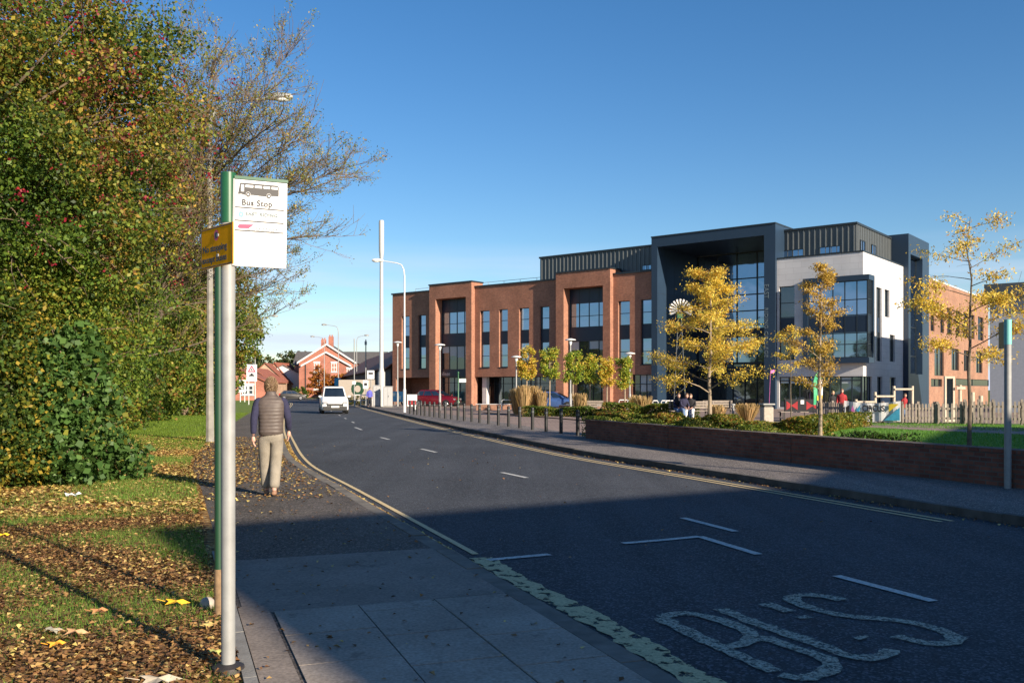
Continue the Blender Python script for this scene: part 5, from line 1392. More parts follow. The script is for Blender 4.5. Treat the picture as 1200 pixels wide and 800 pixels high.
e = MB(); e.box(-.2, .2, -.028, -.021, 2.85, 3.02); e.build('flag_symbol', M['ink'], pn)
r, pn = sign_on_pole('parking_sign', 'small blue and white sign on a pole behind the white van', 395.5, 110, 3.0, .75, 2.0, 2.9, 'bluebanner')
r, pn = sign_on_pole('white_plate_sign', 'white plate on a grey pole between van and blue-jacketed walker', 428.5, 86, 3.6, .5, 1.6, 2.4, 'signwhite')
e = MB(); e.box(-.14, .14, -.03, -.021, 1.9, 2.15); e.build('plate_symbol', M['ink'], pn)
r, pn = sign_on_pole('round_plate_post', 'tall bare grey pole on the verge before the brick hoarding right of the van', 415, 84, 6.2, .3, 2.0, 2.3, 'signwhite')
r, pn = sign_on_pole('camera_pole', 'thin tall grey pole before the dark shed, left of the telecom mast', 428.6, 100, 7.0, .25, 6.4, 6.8, 'grey_metal')
# brick hoarding with green round emblem
p = P(418, 96); r = thing('hoarding', 'tan boarded screen with a dark green wreath emblem beyond the white van', 'hoarding', (p.x, 96, .1))
mb = MB(); mb.box(-1.9, 1.9, 0, .12, .5, 2.55); mb.build('board', M['stonebin'], r)
for k in (-1.7, 0, 1.7): mb = MB(); mb.box(k - .06, k + .06, .121, .25, 0, 2.5); mb.build('post', M['wood'], r)
mb = MB()
for k in range(16):
    a = k * PI / 8; c = Vector((.1 + .5 * math.cos(a), 0, 1.6 + .55 * math.sin(a)))
    poly2(mb, [(c.x + .2 * math.cos(t * PI / 4), c.z + .2 * math.sin(t * PI / 4)) for t in range(8)], -.01 - k * .0004)
mb.build('green_wreath', M['darkgreen'], r, fix=False)
for i, (px, Y) in enumerate(((404, 92), (410, 92), (416, 92), (421, 92), (426, 92))):
    p = P(px, Y); bushy('roadside_shrub', 'low olive shrub in front of the tan hoarding, in the row right of the van', 'bush', (p.x, Y - .9, .1), [(0, 0, .45, .5, .4, .45)], 260, [(.07, .08, .02), (.12, .11, .03), (.05, .06, .02)], [1, 1, 1], .14, 90 + i, 'shrubs before the hoarding', 14, .2, .3, .02, core=False)
# white rail / A boards beside it
p = P(426, 84); r = thing('guard_rail', 'short white guard rail behind the blue-jacketed walker', 'railing', (p.x, 84, .1))
mb = MB(); mb.box(-.85, .85, -.03, .03, 1.0, 1.08); mb.box(-.85, .85, -.03, .03, .5, .57); mb.build('rail', M['white_metal'], r)
for k in (-.8, -.25, .3, .8): mb = MB(); mb.cyl(k, .0, 0, .999, .035, 8); mb.build('post', M['white_metal'], r)
# sky blue banner and low wall near college left end
p0 = P(458, 90); p1_ = P(473, 87)
r = thing('blue_hoarding', 'sky blue printed hoarding at the left foot of the brick college', 'hoarding', (p0.x, p0.y, .1), math.atan2(p1_.y - p0.y, p1_.x - p0.x)); L_ = (p1_ - p0).length
mb = MB(); mb.box(0, L_, 0, .05, .35, 1.35); mb.build('board', M['bluebanner'], r)
mb = MB()
for k in range(5): mb.box(.1 + k * L_ / 5, .1 + k * L_ / 5 + .1, .051, .13, 0, 1.3)
mb.build('post', M['wood'], r)
mb = MB(); mb.box(.25, L_ * .35, -.012, -.001, .9, 1.2); mb.box(L_ * .5, L_ * .8, -.012, -.001, .6, .9); mb.build('printed_figures', M['lampglass'], r)
r, pn = sign_on_pole('red_notice', 'small red and white advertising board behind the first bollards, left of the red car', 483, 70, 1.1, .75, .25, 1.15, 'signwhite', 2)
e = MB(); e.box(-.3, .3, -.03, -.021, .35, .7); e.build('red_print', M['redcloth'], pn)
# opposite pole with edge-on teal flag
p = G(1181, 572, .1); r = thing('grey_sign_pole', 'grey pole with a teal edge-on bus flag on the shaded right pavement', 'sign post', (p.x, p.y, .1), math.radians(78))
mb = MB(); mb.cyl(0, 0, 0, 2.62, .052, 16); mb.build('pole', M['grey_metal'], r, smooth=True)
mb = MB(); mb.cyl(0, 0, 2.25, 2.64, .056, 16); mb.build('cap_sleeve', M['inkteal'], r, smooth=True)
mb = MB(); mb.box(.055, .42, -.012, .012, 2.2, 2.62); mb.build('flag', M['greenpaint'], r, bevel=.003)
# bollards
N_B = 22
bol = thing('bollard', 'black bollard', 'bollard', (0, 0, .1), 0, 'row of black bollards edging the plaza')
mb = MB(); mb.cyl(0, 0, 0, .8, .064, 14); mb.build('post', M['black'], bol, smooth=True)
mb = MB(); mb.tube([(0, 0, .8), (0, 0, .84), (0, 0, .86)], [.068, .062, .02], 14); mb.build('cap', M['black'], bol, smooth=True)
mb = MB(); mb.cyl(0, 0, .66, .72, .0655, 14); mb.build('band', M['seam'], bol, smooth=True)
BN = ['nearest and tallest-looking', 'second', 'third', 'fourth', 'fifth', 'sixth', 'seventh', 'eighth', 'ninth', 'tenth', 'eleventh', 'twelfth', 'thirteenth', 'fourteenth', 'fifteenth', 'sixteenth', 'seventeenth', 'eighteenth', 'nineteenth', 'twentieth', 'twenty-first', 'farthest and leftmost']
BX = [677, 657.5, 640, 624, 609, 596, 584, 572.5, 562, 552.7, 544, 536.5, 528.7, 521.7, 515, 509, 503.5, 497.7, 493.5, 489, 485, 480.5]
for i, bx_ in enumerate(BX):
    b = bol if i == 0 else copy_tree(bol)
    Y = 12948 / (bx_ - 254.7); b.location = ((bx_ - 600) / F * Y, Y, .1)
    b['label'] = ('black bollard, the nearest, beside the end of the brick wall' if i == 0 else 'black bollard, farthest and leftmost of the row, next to the tall pale lamp' if i == N_B - 1 else 'black bollard, %s of the row counting from the brick wall' % BN[i])

# ------------------------------------------------------------------ brick garden wall, in straight lengths
wp = [Vector((2.33, 28.9)), Vector((4.05, 24.0)), Vector((5.82, 19.3)), Vector((7.95, 14.25)), Vector((10.6, 8.4)), Vector((13.5, 2.0))]
gw = thing('garden_wall', 'low dark red brick garden wall with a pale coping along the right pavement', 'wall', (wp[0].x, wp[0].y, .1))
for i in range(len(wp) - 1):
    d = wp[i + 1] - wp[i]; a = math.atan2(d.y, d.x); l = d.length
    mb = MB(); mb.box(0, l + .02 * (i < len(wp) - 2), 0.0, .33, -.05, .53 + .0015 * (i % 2))
    mb.build('brickwork', M['brickwall'], gw, loc=(wp[i].x - wp[0].x, wp[i].y - wp[0].y, 0), rot=(0, 0, a))
    mb = MB(); x = 0
    while x < l - .05:
        e_ = min(x + .224, l); mb.box(x + .004, e_ - .004, -.012, .34, .535, .598 + random.uniform(-.002, .003)); x += .224
    mb.build('coping', M['brickwall'], gw, loc=(wp[i].x - wp[0].x, wp[i].y - wp[0].y, 0), rot=(0, 0, a))
    if i > 0:
        mb = MB(); mb.box(-.12, .12, -.03, -.0, -.05, .52); mb.build('pier', M['brickwall'], gw, loc=(wp[i].x - wp[0].x, wp[i].y - wp[0].y, 0), rot=(0, 0, a))
# planting bed soil
mb = MB(); mb.add([(2.6, 29.3, .42), (4.4, 24.2, .42), (6.2, 19.5, .42), (8.3, 14.4, .42), (9.0, 15.0, .30), (7.2, 20.2, .30), (5.4, 25.2, .30), (3.4, 30.4, .30)], [(0, 1, 6, 7), (1, 2, 5, 6), (2, 3, 4, 5)])
tag(mb.build('planting_bed', M['barkmulch'], fix=False), kind='structure')
# low orange brick planter walls in the plaza
for px0, px1, Y, h, lab in ((558, 640, 68, .42, 'low orange brick planter wall in the plaza in front of the blue car'), (655, 668, 62, .45, 'short orange brick planter wall behind the wooden bench'), (700, 726, 58, .5, 'orange brick planter wall right of the wooden bench')):
    a, b = P(px0, Y), P(px1, Y); r = thing('planter_wall', lab, 'planter', (a.x, Y, .1), -.12, 'low brick planters in the plaza')
    mb = MB(); mb.box(0, b.x - a.x, 0, .35, 0, h); mb.build('brickwork', M['wingbrick'], r)
    mb = MB(); mb.box(-.03, b.x - a.x + .03, -.03, .38, h + .001, h + .05); mb.build('coping', M['cladding'], r)
# benches
def bench(label, x, y, rz, L=1.8, back=True, z=.1):
    r = thing('park_bench', label, 'bench', (x, y, z), rz, 'wooden benches')
    mb = MB()
    for k in range(5): mb.box(-L / 2, L / 2, -.22 + k * .095, -.14 + k * .095, .42, .455)
    mb.build('seat', M['wood'], r)
    if back:
        mb = MB()
        for k in range(3): mb.box(-L / 2, L / 2, .26, .29, .55 + k * .13, .65 + k * .13)
        mb.build('backrest', M['wood'], r)
    for s in (-1, 1):
        for yy in (-.2, .22):
            mb = MB(); mb.box(s * (L / 2 - .12) - .03, s * (L / 2 - .12) + .03, yy - .03, yy + .03, 0, .419 if yy < 0 or not back else .9); mb.build('leg', M['iron'], r)
    return r
bench('weathered wooden bench seen from behind in front of the clipped trees', P(689, 52).x, 52, PI - .1, 1.75)
bench('wooden bench that the three people sit on', P(813, 45).x, 45.2, .1, 2.3, z=.15)
bench('empty wooden bench right of the sitting people, behind the golden tree stem', P(843, 48).x, 48, .1, 1.6, z=.15)
bench('long dark low bench near the red bow banner', P(938, 43).x, 43, .05, 2.0, False, z=.15)
# bin and posts
p = P(898.5, 40); r = thing('litter_bin', 'square pale stone litter bin with a dark lid behind the low hedge', 'litter bin', (p.x, 40, .15), .15)
mb = MB(); mb.box(-.22, .22, -.22, .22, 0, .72); mb.build('body', M['stonebin'], r, bevel=.015)
mb = MB(); mb.box(-.18, .18, -.18, .18, .721, .82); mb.build('opening', M['black'], r)
mb = MB(); mb.box(-.27, .27, -.27, .27, .821, .88); mb.build('lid', M['grey_metal'], r, bevel=.01)
p = P(859, 45); r = thing('ash_post', 'short silver post with a flat cap behind the hedge left of the bin', 'post', (p.x, 45, .15))
mb = MB(); mb.cyl(0, 0, 0, .72, .06, 12); mb.build('post', M['grey_metal'], r, smooth=True)
mb = MB(); mb.tube([(0, 0, .72), (0, 0, .78), (0, 0, .8)], [.12, .11, .04], 12); mb.build('cap', M['grey_metal'], r, smooth=True)
for i, px in enumerate((594, 731, 741, 768, 778, 783, 789)):
    Y = 66 if px < 760 else 62; p = P(px, Y); r = thing('cycle_stand', ['silver cycle hoop alone before the glazed undercroft', 'silver cycle hoop under the lemon clipped tree, left of a pair', 'silver cycle hoop under the lemon clipped tree, right of a pair', 'first silver cycle hoop in front of the portal pillar', 'second silver cycle hoop in front of the portal pillar', 'third silver cycle hoop in front of the portal pillar', 'fourth silver cycle hoop, nearest to the sitting people'][i], 'cycle stand', (p.x, Y, .1), .3 if i else 0, 'silver cycle hoops')
    wd = .38 if i < 3 else .2
    mb = MB(); mb.tube([(-wd, 0, 0), (-wd, 0, .68), (-wd + .06, 0, .78), (wd - .06, 0, .78), (wd, 0, .68), (wd, 0, 0)], .035, 8); mb.build('hoop', M['white_metal'], r, smooth=True)
# wind pump sculpture in front of the portal
p = P(796.5, 66); r = thing('wind_sculpture', 'white petal-bladed wind wheel sculpture on a pole before the portal', 'sculpture', (p.x, 66, .1))
hc = CAMZ + (456 - 364) * 66 / F
mb = MB()
for s in (-1, 1): mb.tube([(s * .45, 0, 0), (s * .12, 0, hc - .7)], .035, 6)
for k in range(9):
    z = .3 + k * (hc - 1.2) / 9; w_ = .45 - .33 * z / (hc - .7); mb.tube([(-w_, 0, z), (w_ * .9, 0, z + (hc - 1.2) / 9)], .018, 5)
mb.build('lattice_pole', M['seam'], r)
mb = MB(); mb.tube([(0, -.25, hc - .1), (0, .15, hc - .1)], .13, 10); mb.build('hub', M['wood'], r)
for k in range(13):
    a = -.35 + k * (PI + .7) / 12; c_, s_ = math.cos(a), math.sin(a)
    mb = MB(); tw_ = .08
    pts = [(.22, -.03), (.80, -.085), (.84, .0), (.80, .085), (.22, .03)]
    vs = [(q[0] * c_ - q[1] * s_, -.3 - (.1 if q[1] > 0 else -.02), hc - .1 + q[0] * s_ + q[1] * c_) for q in pts]
    vs2 = [(v[0], v[1] + .02, v[2]) for v in vs]
    mb.add(vs + vs2, [(0, 1, 2, 3, 4), (9, 8, 7, 6, 5)] + [(i, (i + 1) % 5, (i + 1) % 5 + 5, i + 5) for i in range(5)]); mb.build('blade', M['mastgrey'], r)
mb = MB(); mb.box(-.2, .2, -.2, .1, hc - .65, hc - .3); mb.build('gear_box', M['greenpaint'], r)
# hanging pink bunting piece on the pillar
p = P(903, 66); mb = MB(); mb.add([(0, 0, 0), (.28, 0, .08), (.3, .02, -.14), (.02, .01, -.2), (0, .04, 0), (.28, .04, .08), (.3, .06, -.14), (.02, .05, -.2)], [(0, 1, 2, 3), (7, 6, 5, 4), (0, 4, 5, 1), (1, 5, 6, 2), (2, 6, 7, 3), (3, 7, 4, 0)])
mb.tube([(.0, .02, 0), (-.1, .02, -2.6)], .012, 5)
tag(mb.build('pink_pennant', M['pink'], None, loc=(p.x, 66, 3.0), fix=False), 'small pink pennant on a string beside the right portal pillar', 'pennant')

# ------------------------------------------------------------------ picket fence, banner, play timbers, flag
def picket(label, a, b, h=.88, z=.2, n_post=4, gap=.13, mat='wood'):
    d = Vector(b) - Vector(a); l = d.length
    r = thing('picket_fence', label, 'fence', (a[0], a[1], z), math.atan2(d.y, d.x), 'wooden picket fence around the play area')
    mb = MB(); x = 0
    while x < l:
        hh = h * random.uniform(.97, 1.02); mb.prism([(x, .08), (x + .075, .08), (x + .075, hh - .05), (x + .0375, hh), (x, hh - .05)], -.03, -.008, 'y'); x += gap
    mb.build('pickets', M[mat], r)
    mb = MB(); mb.box(0, l, -.007, .04, .22, .30); mb.box(0, l, -.007, .04, h - .28, h - .2); mb.build('rail', M[mat], r)
    for k in range(n_post):
        x = l * k / (n_post - 1); q = MB(); q.box(x - .05, x + .05, .041, .14, 0, h + .06); q.build('post', M[mat], r)
picket('left run of the picket fence behind the two standing people', (P(957, 42).x, 42), (P(990, 40).x, 40), .9, .18, 3)
picket('picket fence run carrying the circus banner', (P(991, 39.8).x, 39.8), (P(1056, 38.5).x, 38.5), .9, .18, 4)
picket('plain grey picket fence run just right of the circus banner', (P(1057, 38.5).x, 38.5), (P(1096, 38.3).x, 38.3), .9, .18, 3)
picket('slatted gate-like picket run behind the dark tree stem', (P(1099, 38.2).x, 38.2), (P(1128, 38).x, 38), .9, .18, 2, .17)
picket('rightmost tall picket fence run ending behind the grey sign pole', (P(1131, 37.8).x, 37.8), (P(1215, 37).x, 37), 1.0, .18, 6, .15)
for px in (1157, 1167):
    p = P(px, 37.2); r = thing('timber_post', 'thick pale timber play post rising above the right fence' , 'post', (p.x, 38.4, .18), 0, 'pale timber posts behind the fence')
    mb = MB(); mb.cyl(0, 0, 0, 1.35 if px == 1157 else 1.2, .09, 10, .085); mb.build('post', M['woodpale'], r, smooth=True)
for px, h in ((1115, 2.6), (1125, 1.9)):
    p = P(px, 42)
    if px == 1115:
        r = thing('white_door_frame', 'free-standing cream door frame behind the picket fence', 'door frame', (p.x - .3, 42, .15))
        mb = MB(); wall_holes(mb, 0, .46, 0, 2.1, [(.08, .38, .1, 2.0)], 0, .12); mb.build('frame', M['woodpale'], r)
        mb = MB(); mb.box(.085, .375, .05, .08, .105, 1.995); mb.build('pane', M['glass'], r)
    else:
        r = thing('totem_post', 'cream wooden post with a small crossboard beside the door frame', 'post', (p.x, 42, .15))
        mb = MB(); mb.cyl(0, 0, 0, 1.7, .07, 10); mb.build('post', M['woodpale'], r, smooth=True); mb = MB(); mb.box(-.2, .2, -.12, -.08, 1.5, 1.62); mb.build('crossboard', M['woodpale'], r)
# banner
pA = Vector((P(990, 39.6).x, 39.62)); pB = Vector((P(1056, 38.3).x, 38.32)); d = pB - pA; l = d.length
bn = thing('circus_banner', 'white CIRCUS banner with teal and orange shapes tied to the picket fence', 'banner', (pA.x, pA.y, .18), math.atan2(d.y, d.x))
mb = MB(); nx = 24
vs = []; 
for i in range(nx + 1):
    x = l * i / nx; sag = .10 * math.sin(PI * i / nx); yw = -.06 + .025 * math.sin(i * 1.1)
    vs += [(x, yw, .1 + .03 * math.sin(i * .9)), (x, yw - .01, .98 - sag)]
mb.add(vs, [(2 * i, 2 * i + 2, 2 * i + 3, 2 * i + 1) for i in range(nx)]); bc = mb.build('cloth', M['whitecloth'], bn, fix=False)
text_obj('CIRCUS', .36, M['ink'], bn, (l * .33, -.115, .54), (PI / 2, 0, 0), xs=.74, bold=.008)
mb = MB(); poly2(mb, [(l * .80, .62), (l * .97, .86), (l * .83, .86)], -.106); poly2(mb, [(l * .80, .52), (l * .97, .84), (l * .80, .84)], -.104); mb.build('orange_print', M['yellowflag'], bn, fix=False)
mb = MB(); poly2(mb, [(l * .72, .16), (l * .99, .16), (l * .99, .72)], -.100); mb.build('teal_print', M['bluebanner'], bn, fix=False); mb = MB(); poly2(mb, [(l * .22, .6), (l * .27, .3), (l * .30, .82)], -.101); mb.build('teal_print', M['bluebanner'], bn, fix=False)
mb = MB(); poly2(mb, [(l * .04, .25), (l * .08, .25), (l * .10, .8), (l * .03, .7)], -.101); poly2(mb, [(l * .02, .9), (l * .1, .62), (l * .24, .3), (l * .2, .3)], -.102); mb.build('dark_print', M['ink'], bn, fix=False)
mb = MB(); poly2(mb, [(l * .12, .5), (l * .2, .5), (l * .16, .78)], -.101); mb.build('pink_print', M['pink'], bn, fix=False)
# trim trail
tt = thing('trim_trail', 'stepped pale timber balance rails and posts behind the circus banner', 'play equipment', (P(1003, 41).x, 41, .18))
xs_ = [P(px, 41).x - P(1003, 41).x for px in (1003, 1025.5, 1047.5, 1069)]
hs_ = [1.02, 1.35, 1.62, 1.62]
for i in range(4): mb = MB(); mb.cyl(xs_[i], 0, 0, hs_[i], .065, 10); mb.build('post', M['woodpale'], tt, smooth=True)
for i, z in enumerate((.9, 1.15, 1.47)): mb = MB(); mb.tube([(xs_[i], -.08, z), (xs_[i + 1], -.08, z)], .05, 8); mb.build('rail', M['woodpale'], tt, smooth=True)
# feather flag
p = P(953, 44); r = thing('feather_flag', 'green, white and yellow feather flag behind the fence left of the red-jumpered woman', 'flag', (p.x, 44, .15))
mb = MB(); mb.tube([(0, 0, 0), (0, 0, 1.9), (.1, 0, 2.25), (.3, 0, 2.42)], [.02, .018, .012, .008], 6); mb.build('pole', M['black'], r)
def feather(z0, z1, n, name, mat, dx=0.0, y=0.0):
    mb = MB(); vs = []
    for i in range(n + 1):
        z = z0 + (z1 - z0) * i / n; top = 2.42
        xl = .02 + (.0 if z < 1.9 else .28 * ((z - 1.9) / .52) ** 2); xr = .42 - .04 * math.sin(z * 3)
        if z > 1.9: xr = .42 - .1 * ((z - 1.9) / .52) ** 2
        vs += [(xl + dx, y + .03 * math.sin(z * 4), z), (max(xl + .03, xr), y + .02 + .03 * math.sin(z * 4 + .5), z)]
    mb.add(vs, [(2 * i, 2 * i + 2, 2 * i + 3, 2 * i + 1) for i in range(n)]); return mb.build(name, mat, r, fix=False)
feather(.75, 2.42, 10, 'cloth', M['greenflag']); feather(.95, 2.0, 6, 'white_print', M['signwhite'], .2, -.012); feather(.85, 1.2, 3, 'yellow_print', M['yellowflag'], .15, -.02)
# red bow banner
p = P(920, 46.5); r = thing('bow_banner', 'black banner with red bow shapes hung along the fence left of the feather flag', 'banner', (p.x, 46.5, .15), -.05)
mb = MB(); mb.box(0, 1.9, 0, .03, .35, 1.0); mb.build('cloth', M['blackcloth'], r)
mb = MB()
for x in (.35, 1.35):
    mb = MB(); poly2(mb, [(x - .28, .45), (x, .64), (x + .28, .45), (x + .28, .9), (x, .70), (x - .28, .9)], -.006); mb.build('red_bow', M['redcloth'], r, fix=False)
mb = MB(); mb.box(.78, .95, -.008, -.002, .75, .95); mb.build('white_tag', M['signwhite'], r)
for x in (0, 1.0, 1.88): mb = MB(); mb.cyl(x, .08, 0, 1.05, .03, 8); mb.build('post', M['iron'], r)

# ------------------------------------------------------------------ people
def skin(name, verts, edges, mat, parent=None, sub=1, root=0, extra=None):
    """verts: list of (x,y,z,r) or (x,y,z,rx,ry)"""
    me = bpy.data.meshes.new('tmp'); me.from_pydata([v[:3] for v in verts], edges, [])
    o = bpy.data.objects.new('tmp', me); COL.objects.link(o)
    sm = o.modifiers.new('s', 'SKIN'); sm.use_smooth_shade = True
    for i, v in enumerate(verts):
        sv = me.skin_vertices[0].data[i]; sv.radius = (v[3], v[4] if len(v) > 4 else v[3]); sv.use_root = (i == root)
    if sub:
        ss = o.modifiers.new('u', 'SUBSURF'); ss.levels = sub; ss.render_levels = sub
    dg = bpy.context.evaluated_depsgraph_get(); nm = bpy.data.meshes.new_from_object(o.evaluated_get(dg))
    bpy.data.objects.remove(o)
    if extra:
        bm = bmesh.new(); bm.from_mesh(nm)
        for e in extra: bm.from_mesh(e)
        bm.to_mesh(nm); bm.free()
    nm.materials.clear(); nm.materials.append(mat)
    nm.polygons.foreach_set('use_smooth', [True] * len(nm.polygons))
    if parent is None: return nm
    r = bpy.data.objects.new(name, nm); link(r, parent); return r

def chain(vs): return vs, [(i, i + 1) for i in range(len(vs) - 1)]
def tube_mesh(vs, sub=1):
    v, e = chain(vs); return skin('x', v, e, M['skin'], None, sub)

def hand_meshes(wr, d, side, s=1.0, curl=.6):
    """palm and five fingers hanging from wrist wr along direction d; side=+1 right hand"""
    wr = Vector(wr); d = Vector(d).normalized(); across = Vector((0, 1, 0)); across = (across - d * across.dot(d)).normalized(); inn = Vector((-side, 0, 0)); inn = (inn - d * inn.dot(d)).normalized()
    out = []
    pc = wr + d * .05 * s; pe = wr + d * .095 * s
    out.append(tube_mesh([(*wr, .024 * s), (*pc, .034 * s, .02 * s), (*pe, .036 * s, .017 * s)]))
    for k, (o, l) in enumerate(((-.030, .062), (-.010, .074), (.010, .078), (.029, .070))):
        b = pe - d * .012 * s + across * -o * s
        d1 = (d + inn * curl * .3).normalized(); d2 = (d + inn * curl * .9).normalized(); d3 = (d * .7 + inn * curl * 1.5).normalized()
        q1 = b + d1 * l * .5 * s; q2 = q1 + d2 * l * .32 * s; q3 = q2 + d3 * l * .26 * s
        out.append(tube_mesh([(*b, .0095 * s), (*q1, .009 * s), (*q2, .0082 * s), (*q3, .0068 * s)]))
    b = wr + d * .03 * s + across * .028 * s; q1 = b + (d * .6 + across * .7 + inn * .2).normalized() * .035 * s; q2 = q1 + (d + across * .15 + inn * .3).normalized() * .03 * s
    out.append(tube_mesh([(*b, .012 * s), (*q1, .010 * s), (*q2, .0075 * s)]))
    return out

def head_meshes(c, fwd, s=1.0):
    """head with nose, ears, brow and chin as one shaped mesh around centre c, facing fwd (unit, horizontal)"""
    bm = bmesh.new(); bmesh.ops.create_uvsphere(bm, u_segments=20, v_segments=14, radius=1)
    for v in bm.verts:
        x, y, z = v.co
        w = .074 * (1 - .22 * max(0, -z) ** 1.5); dpt = .096 if y < 0 else .092
        yy = y * dpt * (1 - .2 * max(0, -z) ** 2)
        if y > 0: yy -= .012 * max(0, z - .1)
        if y > .6 and abs(x) < .22 and -.35 < z < .12: yy += .022 * (1 - abs(x) / .22)         # nose
        if y > .6 and .1 < abs(x) < .5 and 0 < z < .25: yy -= .006                            # eye sockets
        if y > .5 and z < -.6: yy += .012
        v.co = Vector((x * w, yy, z * .118)) * s
    a = math.atan2(-fwd[0], fwd[1])
    bmesh.ops.rotate(bm, verts=bm.verts, cent=(0, 0, 0), matrix=Matrix.Rotation(a, 3, 'Z')); bmesh.ops.translate(bm, verts=bm.verts, vec=c)
    me = bpy.data.meshes.new('h'); bm.to_mesh(me); bm.free()
    R = Matrix.Rotation(a, 3, 'Z'); out = [me]
    for sx in (-1, 1):
        p = Vector(c) + R @ Vector((sx * .074, -.005, -.005)) * s; q = Vector(c) + R @ Vector((sx * .083, -.012, .022)) * s; q2 = Vector(c) + R @ Vector((sx * .08, -.01, -.026)) * s
        out.append(tube_mesh([(*q2, .008 * s), (*p, .012 * s), (*q, .012 * s)]))
    return out

def make_person(label, loc, rz, J, cl, s=1.0, hair='hair', group=None, hairlen=0.0, z=.1, detail=True, hunch=0.0):
    """J: joints dict; cl: materials for top, sleeve, legs, shoes"""
    r = thing('person', label, 'person', (loc[0], loc[1], z), rz, group)
    V = []; E = []
    def add(p, rad, prev=None):
        V.append((*[a * s for a in p], rad[0] * s, rad[1] * s) if hasattr(rad, '__len__') else (*[a * s for a in p], rad * s)); i = len(V) - 1
        if prev is not None: E.append((prev, i))
        return i
    def mix(a, b, t): return tuple(a[i] * (1 - t) + b[i] * t for i in range(3))
    pel = add(J['pelvis'], (.135, .10)); wst = add(mix(J['pelvis'], J['chest'], .5), (.125, .095), pel); che = add(J['chest'], (.15, .105), wst)
    nb = add(J['neck'], (.06, .06), che); hb = add(mix(J['neck'], J['head'], .6), .052, nb)
    for sd in ('l', 'r'):
        sh = add(J['sh' + sd], .058, che); el = add(J['el' + sd], .042, sh); w_ = add(J['wr' + sd], .027, el)
        hp = add(J['hip' + sd], .085, pel); kn = add(J['kn' + sd], .056, hp); cf = add(mix(J['kn' + sd], J['an' + sd], .35), .052, kn); an = add(J['an' + sd], .037, cf); add(J['toe' + sd], (.035, .028), an)
    ex = []
    fw = J.get('face', (0, 1)); ex += head_meshes(Vector(J['head']) * s, fw, s)
    for sd, sg in (('l', -1), ('r', 1)):
        d = Vector(J['wr' + sd]) - Vector(J['el' + sd])
        if 'hd' + sd in J: d = Vector(J['hd' + sd])
        ex += hand_meshes(Vector(J['wr' + sd]) * s, d, sg, s, .6)
    skin('body', V, E, M['skin'], r, 1, 0, ex).name = 'body'
    # hair: a shell round the back and top of the head
    bm = bmesh.new(); bmesh.ops.create_uvsphere(bm, u_segments=28, v_segments=18, radius=1)
    f = Vector((fw[0], fw[1], 0)).normalized(); rg = random.Random(int(loc[0] * 97))
    for v in bm.verts:
        d = v.co.copy(); k = d.dot(f); lump = 1 + .05 * math.sin(d.x * 9 + d.z * 7) + .045 * math.sin(d.y * 11 - d.z * 5) + rg.uniform(-.03, .03)
        sc = Vector((.088, .106, .124)) * lump
        if k > .35 and d.z < .45: sc *= .78
        if d.z < -.55 - hairlen * .3: sc *= .80
        v.co = Vector((d.x * sc.x, d.y * sc.y, d.z * sc.z * (1 + (hairlen if d.z < 0 and k < .3 else 0)) + .008)) * s
    bmesh.ops.translate(bm, verts=bm.verts, vec=Vector(J['head']) * s)
    me = bpy.data.meshes.new('hair'); bm.to_mesh(me); bm.free(); me.materials.append(M[hair]); me.polygons.foreach_set('use_smooth', [True] * len(me.polygons))
    link(bpy.data.objects.new('hair', me), r)
    # clothes
    V = []; E = []
    pv, ch, nk = (Vector(J[k]) for k in ('pelvis', 'chest', 'neck')); ax_ = (Vector(J['shr']) - Vector(J['shl'])).normalized()
    mb = MB(); nr = 24
    prof_ = [(pv + (ch - pv) * -.2, .176, .132), (pv, .180, .134), (pv.lerp(ch, .35), .172, .130), (pv.lerp(ch, .7), .186, .140), (ch, .198, .142), (ch.lerp(nk, .35), .202, .132), (ch.lerp(nk, .62), .206, .114), (ch.lerp(nk, .84), .150, .090), (ch.lerp(nk, 1.0), .078, .074), (ch.lerp(nk, 1.32), .072, .072), (ch.lerp(nk, 1.32), .055, .055)]
    for i, (c, rx, ry) in enumerate(prof_):
        if i == 0: t_ = (ch - pv).normalized()
        elif i < 5: t_ = (ch - pv).normalized()
        else: t_ = (nk - ch).normalized()
        dep = t_.cross(ax_).normalized()
        for k in range(nr):
            a_ = 2 * PI * k / nr; cx_ = abs(math.cos(a_)) ** .8 * (1 if math.cos(a_) > 0 else -1); sy_ = abs(math.sin(a_)) ** .85 * (1 if math.sin(a_) > 0 else -1)
            mb.v.append(tuple((c + ax_ * rx * cx_ + dep * ry * sy_) * s))
    for i in range(len(prof_) - 1):
        for k in range(nr): mb.f.append((i * nr + k, i * nr + (k + 1) % nr, (i + 1) * nr + (k + 1) % nr, (i + 1) * nr + k)); mb.mi.append(0)
    mb.f.append(tuple(range(nr))); mb.mi.append(0)
    jo = mb.build('vest' if cl[0] == 'vest' else 'jacket', M[cl[0]], r, smooth=True)
    sb = jo.modifiers.new('sub', 'SUBSURF'); sb.levels = 1; sb.render_levels = 1
    for sd in ('l', 'r'):
        V = []; E = []
        a = add(mix(J['chest'], J['sh' + sd], .6), .075); b = add(J['sh' + sd], .064, a); m1 = add(mix(J['sh' + sd], J['el' + sd], .5), .062, b); c = add(J['el' + sd], .056, m1); m2 = add(mix(J['el' + sd], J['wr' + sd], .5), .050, c); add(mix(J['el' + sd], J['wr' + sd], .93), .042, m2)
        skin('x', V, E, M[cl[1]], r, 2 if detail else 1).name = 'sleeve'
    V = []; E = []
    pt = add(mix(J['pelvis'], J['chest'], .12), (.168, .128)); pm = add(J['pelvis'], (.16, .125), pt)
